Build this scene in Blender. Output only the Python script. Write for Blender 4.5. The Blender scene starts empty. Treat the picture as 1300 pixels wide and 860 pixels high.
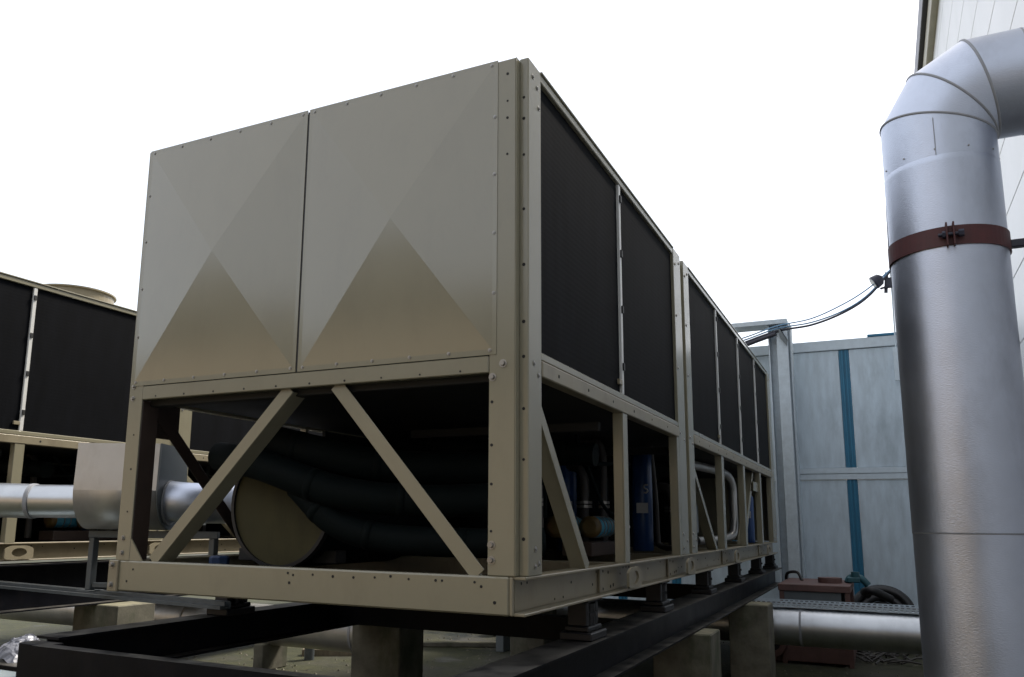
import bpy, math, random
from mathutils import Vector, Matrix
random.seed(7)
SC = bpy.context.scene
COL = SC.collection

# ------------------------------------------------------------------ camera
F_PX, CX, CY, IW = 1030.4877, -45.3, 53.528, 1300.0
cam = bpy.data.cameras.new('camera'); camo = bpy.data.objects.new('camera', cam); COL.objects.link(camo)
yaw, pit, rol = math.radians(26.37318903), math.radians(9.88183328), math.radians(0.62676832)
fw = Vector((-math.sin(yaw)*math.cos(pit), math.cos(yaw)*math.cos(pit), math.sin(pit)))
r0 = Vector((math.cos(yaw), math.sin(yaw), 0)); u0 = r0.cross(fw)
rt = math.cos(rol)*r0 + math.sin(rol)*u0; up = -math.sin(rol)*r0 + math.cos(rol)*u0
M = Matrix((rt, up, -fw)).transposed().to_4x4(); M.translation = Vector((1.27791596, -3.02516301, 0.36577271))
camo.matrix_world = M
cam.sensor_fit = 'HORIZONTAL'; cam.sensor_width = 22.2; cam.lens = 22.2*F_PX/IW
cam.shift_x = -CX/IW; cam.shift_y = CY/IW
cam.clip_start = 0.05; cam.clip_end = 2000
SC.camera = camo

# ------------------------------------------------------------------ sky, sun, exposure
SUN = Vector((0.31, 0.57, 0.77)).normalized()            # towards the sun, veiled by cloud
w = bpy.data.worlds.new('World'); SC.world = w; w.use_nodes = True
nt = w.node_tree; nt.nodes.clear()
out = nt.nodes.new('ShaderNodeOutputWorld'); mix = nt.nodes.new('ShaderNodeAddShader')
b1 = nt.nodes.new('ShaderNodeBackground'); b2 = nt.nodes.new('ShaderNodeBackground')
sky = nt.nodes.new('ShaderNodeTexSky'); sky.sky_type = 'NISHITA'; sky.sun_disc = False
sky.sun_elevation = math.asin(SUN.z); sky.sun_rotation = math.atan2(SUN.x, SUN.y)
sky.air_density = 1.0; sky.dust_density = 3.0
nt.links.new(sky.outputs[0], b1.inputs[0]); b1.inputs[1].default_value = 0.10
b2.inputs[0].default_value = (1.0, 1.0, 1.0, 1); b2.inputs[1].default_value = 0.86      # even white cloud cover
nt.links.new(b1.outputs[0], mix.inputs[0]); nt.links.new(b2.outputs[0], mix.inputs[1]); nt.links.new(mix.outputs[0], out.inputs[0])
sl = bpy.data.lights.new('sun', 'SUN'); sl.energy = 5.0; sl.angle = math.radians(12); sl.color = (1.0, 0.93, 0.82)
so = bpy.data.objects.new('sun', sl); COL.objects.link(so)
so.rotation_euler = (-SUN).to_track_quat('-Z', 'Y').to_euler()
SC.view_settings.view_transform = 'Standard'; SC.view_settings.look = 'None'
SC.view_settings.exposure = 0.15; SC.view_settings.gamma = 1.0

# ------------------------------------------------------------------ materials
def mat(name, col, rough=0.5, metal=0.0, var=0.12, scale=3.0, bump=0.0, bscale=60.0, stretch=(1,1,1), bstretch=(1,1,1),
        dirt=None, dscale=2.0, damt=0.5, rvar=0.1, coat=0.0, spec=0.5):
    m = bpy.data.materials.new(name); m.use_nodes = True
    n = m.node_tree; N = n.nodes; L = n.links; bs = N['Principled BSDF']
    bs.inputs['Metallic'].default_value = metal; bs.inputs['Specular IOR Level'].default_value = spec
    if coat: bs.inputs['Coat Weight'].default_value = coat; bs.inputs['Coat Roughness'].default_value = 0.15
    tc = N.new('ShaderNodeTexCoord')
    def mapping(s):
        mp = N.new('ShaderNodeMapping'); mp.inputs['Scale'].default_value = s; L.new(tc.outputs['Object'], mp.inputs[0]); return mp
    no = N.new('ShaderNodeTexNoise'); no.inputs['Scale'].default_value = scale; no.inputs['Detail'].default_value = 6; no.inputs['Roughness'].default_value = 0.6
    L.new(mapping(stretch).outputs[0], no.inputs['Vector'])
    rp = N.new('ShaderNodeValToRGB')
    rp.color_ramp.elements[0].position = 0.3; rp.color_ramp.elements[1].position = 0.7
    rp.color_ramp.elements[0].color = (*[c*(1-var) for c in col], 1); rp.color_ramp.elements[1].color = (*[min(1, c*(1+var)) for c in col], 1)
    L.new(no.outputs['Fac'], rp.inputs[0]); cur = rp.outputs[0]
    if dirt:
        dn = N.new('ShaderNodeTexNoise'); dn.inputs['Scale'].default_value = dscale; dn.inputs['Detail'].default_value = 8; dn.inputs['Roughness'].default_value = 0.68
        L.new(mapping((1, 1, 0.45)).outputs[0], dn.inputs['Vector'])
        dr = N.new('ShaderNodeValToRGB'); dr.color_ramp.elements[0].position = 0.5; dr.color_ramp.elements[1].position = 0.72
        dr.color_ramp.elements[1].color = (damt, damt, damt, 1)
        L.new(dn.outputs['Fac'], dr.inputs[0])
        mx = N.new('ShaderNodeMix'); mx.data_type = 'RGBA'; mx.inputs[7].default_value = (*dirt, 1)
        L.new(dr.outputs[0], mx.inputs[0]); L.new(cur, mx.inputs[6]); cur = mx.outputs[2]
    L.new(cur, bs.inputs['Base Color'])
    mr = N.new('ShaderNodeMapRange'); mr.inputs[3].default_value = max(0.03, rough-rvar); mr.inputs[4].default_value = min(1, rough+rvar)
    L.new(no.outputs['Fac'], mr.inputs[0]); L.new(mr.outputs[0], bs.inputs['Roughness'])
    if bump:
        bn = N.new('ShaderNodeTexNoise'); bn.inputs['Scale'].default_value = bscale; bn.inputs['Detail'].default_value = 3
        L.new(mapping(bstretch).outputs[0], bn.inputs['Vector'])
        bp = N.new('ShaderNodeBump'); bp.inputs['Strength'].default_value = bump; bp.inputs['Distance'].default_value = 0.004
        L.new(bn.outputs['Fac'], bp.inputs['Height']); L.new(bp.outputs[0], bs.inputs['Normal'])
    return m

CREAM = (0.240, 0.222, 0.156)
M_ = {}
M_['cream'] = mat('cream_paint', CREAM, 0.25, 0, 0.05, 1.5, 0.05, 8, dirt=(0.13, 0.11, 0.08), damt=0.25, dscale=3.0, rvar=0.05, coat=0.3)
M_['cream_rail'] = mat('weathered_cream_paint', (0.255, 0.222, 0.152), 0.36, 0, 0.08, 3, 0.08, 12, dirt=(0.12, 0.09, 0.06), damt=0.45, dscale=6)
M_['panel'] = mat('smooth_cream_panel_paint', CREAM, 0.16, 0, 0.04, 1.2, 0.16, 1.6, rvar=0.05, spec=0.6, coat=0.7, dirt=(0.17, 0.15, 0.11), damt=0.22, dscale=4.0)
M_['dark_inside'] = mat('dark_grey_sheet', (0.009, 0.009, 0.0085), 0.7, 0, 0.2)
M_['foam'] = mat('black_foam_insulation', (0.0035, 0.0068, 0.0072), 0.7, 0, 0.2, 8, 0.2, 60, spec=0.12)
M_['evap'] = mat('tan_vessel_jacket', (0.072, 0.064, 0.030), 0.7, 0, 0.15, 4, dirt=(0.035, 0.031, 0.018), damt=0.6, spec=0.2)
M_['black_steel'] = mat('black_painted_steel', (0.005, 0.0055, 0.008), 0.42, 0, 0.25, 5, 0.1, 40, dirt=(0.028, 0.02, 0.017), damt=0.25, dscale=5, spec=0.12)
M_['isol'] = mat('black_cast_housing', (0.007, 0.007, 0.009), 0.5, 0, 0.2, 10, 0.15, 90)
M_['galv'] = mat('galvanised_channel', (0.10, 0.115, 0.125), 0.5, 0.4, 0.15, 14)
M_['concrete'] = mat('mossy_concrete', (0.125, 0.118, 0.09), 0.9, 0, 0.35, 6, 0.5, 40, dirt=(0.035, 0.05, 0.018), damt=0.85, dscale=3)
M_['blue'] = mat('blue_enamel', (0.015, 0.06, 0.19), 0.35, 0, 0.1)
M_['canblue'] = mat('light_blue_enamel', (0.06, 0.26, 0.38), 0.4, 0, 0.1)
M_['ochre'] = mat('ochre_end_cap', (0.12, 0.08, 0.025), 0.5, 0, 0.3, 14, dirt=(0.16, 0.045, 0.015), damt=0.8, dscale=9)
M_['brass'] = mat('brass', (0.5, 0.36, 0.12), 0.35, 0.9)
M_['label'] = mat('white_label_print', (0.55, 0.56, 0.56), 0.6)
M_['screw'] = mat('zinc_screw', (0.30, 0.29, 0.27), 0.4, 0.7)
M_['hole'] = mat('shadowed_bolt_hole', (0.012, 0.011, 0.010), 0.8)
M_['strip'] = mat('white_mullion_paint', (0.62, 0.62, 0.60), 0.3, 0.0, 0.05)
M_['clip'] = mat('black_plastic_clip', (0.012, 0.012, 0.012), 0.5)
M_['wallgalv'] = mat('spangled_galvanised_panel', (0.50, 0.58, 0.64), 0.5, 0.12, 0.15, 3.5, 0.06, 24, stretch=(2.5, 1, 0.5), dirt=(0.27, 0.32, 0.35), damt=0.65, dscale=1.7, rvar=0.12)
M_['flash'] = mat('galvanised_flashing', (0.52, 0.59, 0.64), 0.45, 0.15, 0.07, 12)
M_['bluestrip'] = mat('blue_joint_strip', (0.018, 0.145, 0.25), 0.45, 0, 0.12)
M_['column'] = mat('galvanised_steel_column', (0.48, 0.54, 0.585), 0.5, 0.15, 0.10, 14, 0.1, 40)
M_['redox'] = mat('faded_red_oxide_paint', (0.13, 0.07, 0.06), 0.6, 0, 0.15, 8, 0.1, 50, dirt=(0.07, 0.045, 0.04), damt=0.6, dscale=4)
M_['redband'] = mat('red_oxide_band', (0.075, 0.017, 0.018), 0.55, 0, 0.2, 20, dirt=(0.05, 0.02, 0.02), damt=0.6, dscale=8)
M_['greyplate'] = mat('grey_louvre_plate', (0.13, 0.15, 0.16), 0.6)
M_['hosegrey'] = mat('grey_hose', (0.06, 0.055, 0.05), 0.6)
M_['rubber'] = mat('black_rubber', (0.012, 0.012, 0.013), 0.5, 0, 0.2)
M_['teal'] = mat('teal_paint', (0.02, 0.09, 0.11), 0.5)
M_['bluecap'] = mat('blue_plastic', (0.012, 0.035, 0.10), 0.5)
M_['whiteclad'] = mat('white_wall_cladding', (0.76, 0.77, 0.77), 0.35, 0, 0.03, 1.5, dirt=(0.6, 0.62, 0.6), damt=0.3)
M_['gutter'] = mat('dark_gutter', (0.02, 0.022, 0.04), 0.4)
M_['beige_trim'] = mat('beige_eave_trim', (0.45, 0.42, 0.33), 0.5)
M_['plank'] = mat('weathered_plank', (0.15, 0.125, 0.085), 0.85, 0, 0.25, 8, 0.3, 40, stretch=(1, 8, 1))
M_['board'] = mat('pale_blue_grey_board', (0.30, 0.35, 0.37), 0.6, 0, 0.1)
M_['cableblue'] = mat('pale_blue_cable', (0.16, 0.30, 0.46), 0.45)
M_['cableblack'] = mat('dark_cable', (0.03, 0.03, 0.045), 0.5)
M_['tanrender'] = mat('tan_brick_render', (0.44, 0.33, 0.22), 0.85, 0, 0.12, 4)
M_['slate'] = mat('dull_tiles', (0.085, 0.08, 0.062), 0.75)
M_['brown_and_shade_steel'] = mat('dark_brown_and_shade', (0.045, 0.03, 0.024), 0.5, 0, 0.2)  # canister bracket is brown; on the left inner frame this paints its shade
M_['lampglass'] = mat('grey_lamp_glass', (0.5, 0.55, 0.58), 0.2)

def dust_and_lit_tops(m, col, amt):
    N = m.node_tree.nodes; L = m.node_tree.links; bs = N['Principled BSDF']
    g = N.new('ShaderNodeNewGeometry'); sx = N.new('ShaderNodeSeparateXYZ'); L.new(g.outputs['Normal'], sx.inputs[0])
    mr = N.new('ShaderNodeMapRange'); mr.inputs[1].default_value = 0.6; mr.inputs[2].default_value = 0.95; mr.inputs[4].default_value = amt; L.new(sx.outputs['Z'], mr.inputs[0])
    n = N.new('ShaderNodeTexNoise'); n.inputs['Scale'].default_value = 7; n.inputs['Detail'].default_value = 6
    tc = N.new('ShaderNodeTexCoord'); L.new(tc.outputs['Object'], n.inputs['Vector'])
    mu = N.new('ShaderNodeMath'); mu.operation = 'MULTIPLY'; L.new(mr.outputs[0], mu.inputs[0])
    m2 = N.new('ShaderNodeMapRange'); m2.inputs[1].default_value = 0.3; m2.inputs[2].default_value = 0.6; L.new(n.outputs['Fac'], m2.inputs[0]); L.new(m2.outputs[0], mu.inputs[1])
    mx = N.new('ShaderNodeMix'); mx.data_type = 'RGBA'; mx.inputs[7].default_value = (*col, 1)
    old = bs.inputs['Base Color'].links[0].from_socket; L.new(mu.outputs[0], mx.inputs[0]); L.new(old, mx.inputs[6]); L.new(mx.outputs[2], bs.inputs['Base Color'])
dust_and_lit_tops(M_['black_steel'], (0.10, 0.095, 0.085), 0.9); dust_and_lit_tops(M_['galv'], (0.14, 0.135, 0.12), 0.5); dust_and_lit_tops(M_['concrete'], (0.27, 0.25, 0.16), 0.85); dust_and_lit_tops(M_['isol'], (0.05, 0.05, 0.05), 0.6)  # dust on up-facing faces; beam and pier tops also get light painted in

def clad_mat(name, col, rough, metal=0.95, axis='z', emb=0.25):
    """aluminium pipe cladding: fine embossing, faint lengthwise tool marks, water stains"""
    m = mat(name, col, rough, metal, 0.06, 5, dirt=tuple(c*0.62 for c in col), damt=0.45, dscale=4, rvar=0.06)
    N = m.node_tree.nodes; L = m.node_tree.links; bs = N['Principled BSDF']
    tc = N.new('ShaderNodeTexCoord'); mp = N.new('ShaderNodeMapping')
    mp.inputs['Scale'].default_value = {'z': (1, 1, 3.5), 'x': (3.5, 1, 1)}[axis]
    L.new(tc.outputs['Object'], mp.inputs[0])
    n = N.new('ShaderNodeTexNoise'); n.inputs['Scale'].default_value = 95; n.inputs['Detail'].default_value = 2
    L.new(mp.outputs[0], n.inputs['Vector'])
    n2 = N.new('ShaderNodeTexNoise'); n2.inputs['Scale'].default_value = 3.0; n2.inputs['Detail'].default_value = 2
    L.new(tc.outputs['Object'], n2.inputs['Vector'])
    b1 = N.new('ShaderNodeBump'); b1.inputs['Strength'].default_value = emb; b1.inputs['Distance'].default_value = 0.002
    b2 = N.new('ShaderNodeBump'); b2.inputs['Strength'].default_value = 0.22; b2.inputs['Distance'].default_value = 0.02
    L.new(n.outputs['Fac'], b1.inputs['Height']); L.new(n2.outputs['Fac'], b2.inputs['Height'])
    L.new(b2.outputs[0], b1.inputs['Normal']); L.new(b1.outputs[0], bs.inputs['Normal'])
    return m
M_['clad'] = clad_mat('bright_aluminium_cladding', (0.53, 0.57, 0.66), 0.38, emb=0.45)
M_['cladx'] = clad_mat('dull_aluminium_cladding', (0.55, 0.57, 0.59), 0.36, axis='x')
M_['cladbox'] = clad_mat('brushed_aluminium_box', (0.52, 0.515, 0.50), 0.42, 0.8, emb=0.15)
M_['seam'] = mat('sealant_bead', (0.30, 0.31, 0.33), 0.6)

def coil_mat():
    m = bpy.data.materials.new('black_coil_mesh'); m.use_nodes = True
    N = m.node_tree.nodes; L = m.node_tree.links; bs = N['Principled BSDF']
    tc = N.new('ShaderNodeTexCoord')
    n = N.new('ShaderNodeTexNoise'); n.inputs['Scale'].default_value = 2.2; n.inputs['Detail'].default_value = 8; n.inputs['Roughness'].default_value = 0.7
    mp = N.new('ShaderNodeMapping'); mp.inputs['Scale'].default_value = (1, 3, 0.5); L.new(tc.outputs['Object'], mp.inputs[0]); L.new(mp.outputs[0], n.inputs['Vector'])
    rp = N.new('ShaderNodeValToRGB'); rp.color_ramp.elements[0].position = 0.35; rp.color_ramp.elements[1].position = 0.8
    rp.color_ramp.elements[0].color = (0.0011, 0.0015, 0.0024, 1); rp.color_ramp.elements[1].color = (0.005, 0.0058, 0.0085, 1)
    L.new(n.outputs['Fac'], rp.inputs[0])
    # bird-lime specks and scuffs
    s = N.new('ShaderNodeTexNoise'); s.inputs['Scale'].default_value = 5.5; s.inputs['Detail'].default_value = 9; s.inputs['Roughness'].default_value = 0.8
    m2 = N.new('ShaderNodeMapping'); m2.inputs['Scale'].default_value = (1, 1, 0.6); L.new(tc.outputs['Object'], m2.inputs[0]); L.new(m2.outputs[0], s.inputs['Vector'])
    sr = N.new('ShaderNodeValToRGB'); sr.color_ramp.elements[0].position = 0.72; sr.color_ramp.elements[1].position = 0.80
    sr.color_ramp.elements[1].color = (0.5, 0.5, 0.5, 1); L.new(s.outputs['Fac'], sr.inputs[0])
    mx = N.new('ShaderNodeMix'); mx.data_type = 'RGBA'; mx.inputs[7].default_value = (0.13, 0.13, 0.12, 1)
    L.new(sr.outputs[0], mx.inputs[0]); L.new(rp.outputs[0], mx.inputs[6]); L.new(mx.outputs[2], bs.inputs['Base Color'])
    w1 = N.new('ShaderNodeTexWave'); w1.wave_type = 'BANDS'; w1.bands_direction = 'Z'; w1.inputs['Scale'].default_value = 11.0; w1.inputs['Distortion'].default_value = 0.3
    w2 = N.new('ShaderNodeTexWave'); w2.wave_type = 'BANDS'; w2.bands_direction = 'Y'; w2.inputs['Scale'].default_value = 30.0
    L.new(tc.outputs['Object'], w1.inputs['Vector']); L.new(tc.outputs['Object'], w2.inputs['Vector'])
    ad = N.new('ShaderNodeMath'); ad.operation = 'ADD'; L.new(w1.outputs['Fac'], ad.inputs[0]); L.new(w2.outputs['Fac'], ad.inputs[1])
    bp = N.new('ShaderNodeBump'); bp.inputs['Strength'].default_value = 0.07; bp.inputs['Distance'].default_value = 0.003
    L.new(ad.outputs[0], bp.inputs['Height']); L.new(bp.outputs[0], bs.inputs['Normal'])
    bs.inputs['Roughness'].default_value = 0.7; bs.inputs['Specular IOR Level'].default_value = 0.06
    return m
M_['coil'] = coil_mat()

def ground_mat():
    m = bpy.data.materials.new('stained_yard_concrete'); m.use_nodes = True
    N = m.node_tree.nodes; L = m.node_tree.links; bs = N['Principled BSDF']
    tc = N.new('ShaderNodeTexCoord')
    def noise(sc, det=8, ro=0.65):
        n = N.new('ShaderNodeTexNoise'); n.inputs['Scale'].default_value = sc; n.inputs['Detail'].default_value = det; n.inputs['Roughness'].default_value = ro
        L.new(tc.outputs['Object'], n.inputs['Vector']); return n
    def ramp(n, p0, p1, c0, c1):
        r = N.new('ShaderNodeValToRGB'); r.color_ramp.elements[0].position = p0; r.color_ramp.elements[1].position = p1
        r.color_ramp.elements[0].color = (*c0, 1); r.color_ramp.elements[1].color = (*c1, 1); L.new(n.outputs['Fac'], r.inputs[0]); return r
    base = ramp(noise(2.4), 0.3, 0.7, (0.022, 0.02, 0.017), (0.06, 0.055, 0.044))
    moss = ramp(noise(0.55), 0.36, 0.54, (0, 0, 0), (0.92, 0.92, 0.92))
    mc = ramp(noise(9), 0.3, 0.7, (0.014, 0.017, 0.004), (0.046, 0.048, 0.012))
    mx = N.new('ShaderNodeMix'); mx.data_type = 'RGBA'; L.new(moss.outputs[0], mx.inputs[0]); L.new(base.outputs[0], mx.inputs[6]); L.new(mc.outputs[0], mx.inputs[7])
    wet = ramp(noise(0.8, 4, 0.5), 0.60, 0.68, (0, 0, 0), (1, 1, 1))
    dk = N.new('ShaderNodeMix'); dk.data_type = 'RGBA'; dk.blend_type = 'MULTIPLY'; dk.inputs[7].default_value = (0.55, 0.53, 0.5, 1)
    L.new(wet.outputs[0], dk.inputs[0]); L.new(mx.outputs[2], dk.inputs[6]); L.new(dk.outputs[2], bs.inputs['Base Color'])
    rr = N.new('ShaderNodeMapRange'); rr.inputs[3].default_value = 0.9; rr.inputs[4].default_value = 0.35; L.new(wet.outputs[0], rr.inputs[0]); L.new(rr.outputs[0], bs.inputs['Roughness'])
    bp = N.new('ShaderNodeBump'); bp.inputs['Strength'].default_value = 0.5; bp.inputs['Distance'].default_value = 0.02
    L.new(noise(22, 6).outputs['Fac'], bp.inputs['Height']); L.new(bp.outputs[0], bs.inputs['Normal'])
    return m
M_['ground'] = ground_mat()

# ------------------------------------------------------------------ mesh helpers
class MB:
    def __init__(s): s.v = []; s.f = []; s.sm = []
    def add(s, vs, fs, smooth=False):
        o = len(s.v); s.v += [tuple(p) for p in vs]; s.f += [tuple(i+o for i in f) for f in fs]; s.sm += [smooth]*len(fs)
    def obox(s, c, ax, ay, az, h, ch=0.003):
        """oriented chamfered box: centre, three unit axes, half sizes"""
        c = Vector(c); A = [Vector(a) for a in (ax, ay, az)]; ch = min(ch, min(h)*0.45)
        if ch <= 0:
            vs = [c + A[0]*h[0]*i + A[1]*h[1]*j + A[2]*h[2]*k for i in (-1, 1) for j in (-1, 1) for k in (-1, 1)]
            s.add(vs, [(0, 1, 3, 2), (4, 6, 7, 5), (0, 4, 5, 1), (2, 3, 7, 6), (0, 2, 6, 4), (1, 5, 7, 3)]); return
        idx = {}; vs = []
        for i in (-1, 1):
            for j in (-1, 1):
                for k in (-1, 1):
                    for a in range(3):
                        d = [h[0]-ch, h[1]-ch, h[2]-ch]; d[a] = h[a]
                        idx[(i, j, k, a)] = len(vs); vs.append(c + A[0]*d[0]*i + A[1]*d[1]*j + A[2]*d[2]*k)
        fs = []
        for a in range(3):
            b, e = (a+1) % 3, (a+2) % 3
            for sg in (-1, 1):
                q = []
                for (m, n) in ((-1, -1), (1, -1), (1, 1), (-1, 1)):
                    t = [0, 0, 0]; t[a] = sg; t[b] = m; t[e] = n; q.append(idx[(*t, a)])
                fs.append(tuple(q if sg > 0 else q[::-1]))
            for m in (-1, 1):          # the edge chamfers along axis a
                for n in (-1, 1):
                    t0 = [0, 0, 0]; t0[a] = -1; t0[b] = m; t0[e] = n; t1 = list(t0); t1[a] = 1
                    q = [idx[(*t0, b)], idx[(*t1, b)], idx[(*t1, e)], idx[(*t0, e)]]
                    fs.append(tuple(q if m*n < 0 else q[::-1]))
        for i in (-1, 1):
            for j in (-1, 1):
                for k in (-1, 1):
                    q = [idx[(i, j, k, a)] for a in range(3)]
                    fs.append(tuple(q if i*j*k > 0 else q[::-1]))
        s.add(vs, fs)
    def box(s, x0, x1, y0, y1, z0, z1, ch=0.003):
        s.obox(((x0+x1)/2, (y0+y1)/2, (z0+z1)/2), (1, 0, 0), (0, 1, 0), (0, 0, 1), (abs(x1-x0)/2, abs(y1-y0)/2, abs(z1-z0)/2), ch)
    def bar(s, p, q, side, a, b, ch=0.003):
        """flat bar from p to q; 'side' is the direction of its width a, b is the other way"""
        p, q = Vector(p), Vector(q); d = (q-p).normalized(); sd = Vector(side); sd = (sd - d*sd.dot(d)).normalized(); t = d.cross(sd)
        s.obox((p+q)/2, d, sd, t, ((q-p).length/2, a/2, b/2), ch)
    def tube(s, pts, r, n=16, cap=True, smooth=True):
        P = [Vector(p) for p in pts]; rs = r if isinstance(r, (list, tuple)) else [r]*len(P)
        vs = []; ref = None
        for i, p in enumerate(P):
            if i == 0: d = P[1]-P[0]
            elif i == len(P)-1: d = P[-1]-P[-2]
            else: d = (P[i+1]-p).normalized() + (p-P[i-1]).normalized()
            d.normalize()
            if ref is None:
                ref = d.orthogonal().normalized()
            ref = (ref - d*ref.dot(d)).normalized(); b = d.cross(ref)
            k = 1.0
            if 0 < i < len(P)-1:
                c = max(0.3, d.dot((P[i+1]-p).normalized()))
            for j in range(n):
                a = 2*math.pi*j/n; vs.append(p + (ref*math.cos(a)+b*math.sin(a))*rs[i])
        fs = [(i*n+j, i*n+(j+1) % n, (i+1)*n+(j+1) % n, (i+1)*n+j) for i in range(len(P)-1) for j in range(n)]
        s.add(vs, fs, smooth)
        if cap:
            m = len(P)-1
            s.add(vs[:n], [tuple(range(n))[::-1]]); s.add(vs[m*n:], [tuple(range(n))])
    def cyl(s, p, q, r, n=16, smooth=True): s.tube([p, q], r, n, True, smooth)
    def prism(s, prof, o, ax, ay, vec, smooth=False):
        """extrude the closed 2-D profile (in ax, ay from o) along vec"""
        o, ax, ay, vec = Vector(o), Vector(ax), Vector(ay), Vector(vec); n = len(prof)
        a = [o + ax*x + ay*y for x, y in prof]
        flip = ax.cross(ay).dot(vec) < 0
        area = sum(prof[i][0]*prof[(i+1) % n][1]-prof[(i+1) % n][0]*prof[i][1] for i in range(n))
        if area < 0: flip = not flip
        fs = [(i, (i+1) % n, n+(i+1) % n, n+i) for i in range(n)] + [tuple(range(n))[::-1], tuple(range(n, 2*n))]
        fs = [f[::-1] for f in fs] if flip else fs; k = n if smooth else 0
        s.add(a+[p+vec for p in a], fs); N_ = len(fs)
        if smooth:
            for q in range(2, n-1): s.sm[len(s.sm)-N_+q] = True
    def ring(s, c, nrm, ro, ri, t, n=24):
        c, nrm = Vector(c), Vector(nrm).normalized(); a = nrm.orthogonal().normalized(); b = nrm.cross(a); vs = []
        for (r, h) in ((ro, 0), (ro, t), (ri, t), (ri, 0)):
            vs += [c + nrm*h + (a*math.cos(2*math.pi*j/n)+b*math.sin(2*math.pi*j/n))*r for j in range(n)]
        fs = [(k*n+j, k*n+(j+1) % n, ((k+1) % 4)*n+(j+1) % n, ((k+1) % 4)*n+j) for k in range(4) for j in range(n)]
        s.add(vs, fs)
    def build(s, name, m, parent=None, kind=None):
        me = bpy.data.meshes.new(name); me.from_pydata(s.v, [], s.f); me.materials.append(M_[m] if isinstance(m, str) else m)
        me.polygons.foreach_set('use_smooth', s.sm); me.update()
        o = bpy.data.objects.new(name, me); COL.objects.link(o)
        if parent:
            o.parent = parent
            if parent.type == 'EMPTY' or True:
                w_ = parent
                off = Vector((0, 0, 0))
                while w_: off += w_.location; w_ = w_.parent
                o.location = -off
        if kind: o['kind'] = kind
        return o

def tag(o, label, cat, group=None):
    o['label'] = label; o['category'] = cat
    if group: o['group'] = group
    return o
def thing(name, loc, label, cat, group=None):
    o = bpy.data.objects.new(name, None); COL.objects.link(o); o.location = loc; o.empty_display_size = 0.1
    return tag(o, label, cat, group)
def kids(o): return [c for c in bpy.data.objects if c.parent == o]
def copy_tree(o, parent=None):
    c = o.copy(); COL.objects.link(c)
    if parent: c.parent = parent
    for ch in kids(o): copy_tree(ch, c)
    return c
def curve(pts, n=8):
    """Catmull-Rom through the points"""
    P = [Vector(p) for p in pts]; P = [P[0]*2-P[1]] + P + [P[-1]*2-P[-2]]; o = []
    for i in range(1, len(P)-2):
        for k in range(n):
            t = k/n; a, b, c, d = P[i-1], P[i], P[i+1], P[i+2]
            o.append(0.5*((2*b)+(c-a)*t+(2*a-5*b+4*c-d)*t*t+(3*b-a-3*c+d)*t**3))
    return o+[P[-2]]

G = -1.15                                   # level of the yard
# ------------------------------------------------------------------ ground
def ground():
    m = MB(); R = 400; n = 0
    m.add([(-R, -R, G), (R, -R, G), (R, R, G), (-R, R, G)], [(0, 1, 2, 3)])
    o = m.build('ground', 'ground'); o['kind'] = 'structure'; o['label'] = 'stained and mossy concrete yard under the machines'
ground()

# ------------------------------------------------------------------ white building on the right
def hall():
    t = thing('hall', (2.6, 0, G), 'tall pale clad building behind the big pipe at the right edge', 'building')
    y0, y1, zt, n = -16.0, 17.0, 8.75, 0
    m = MB(); m.box(2.66, 6, y0, y1, G, zt, 0); m.build('wall_core', 'whiteclad', t)
    z = G; sheets = []
    proto = None
    h = 0.66
    k = 0
    while z < zt-0.01:
        z1 = min(z+h, zt)
        mm = MB(); mm.box(2.6, 2.655, y0, y1, z+0.005, z1-0.005, 0.004)
        mm.build('cladding_panel', 'whiteclad', t); z = z1; k += 1
    m = MB(); m.box(2.42, 2.65, y0, y1, 8.80, 9.22, 0.01); m.build('gutter', 'gutter', t)
    m = MB(); m.box(2.5, 2.66, y0, y1, 8.45, 8.79, 0.01); m.build('eave_trim', 'beige_trim', t)
    m = MB(); m.box(2.65, 9, y0, y1, 9.23, 9.3, 0.01); m.build('roof', 'gutter', t)
hall()

# unseen tan building, added for panel reflections and to block low sky
def added_tan_building():
    t = thing('added_tan_building', (-5, -12, G), 'unseen low tan building added behind the viewpoint for panel reflections', 'building')
    m = MB(); m.box(-34, 2.2, -18, -12, G, 3.7, 0.02); m.build('wall', 'tanrender', t)
    m = MB(); m.prism([(0.5, 0), (-6.5, 0), (-3.0, 2.3)], (-34.3, -12, 3.72), (0, 1, 0), (0, 0, 1), (36.8, 0, 0)); m.build('roof', 'slate', t)
added_tan_building()

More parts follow.
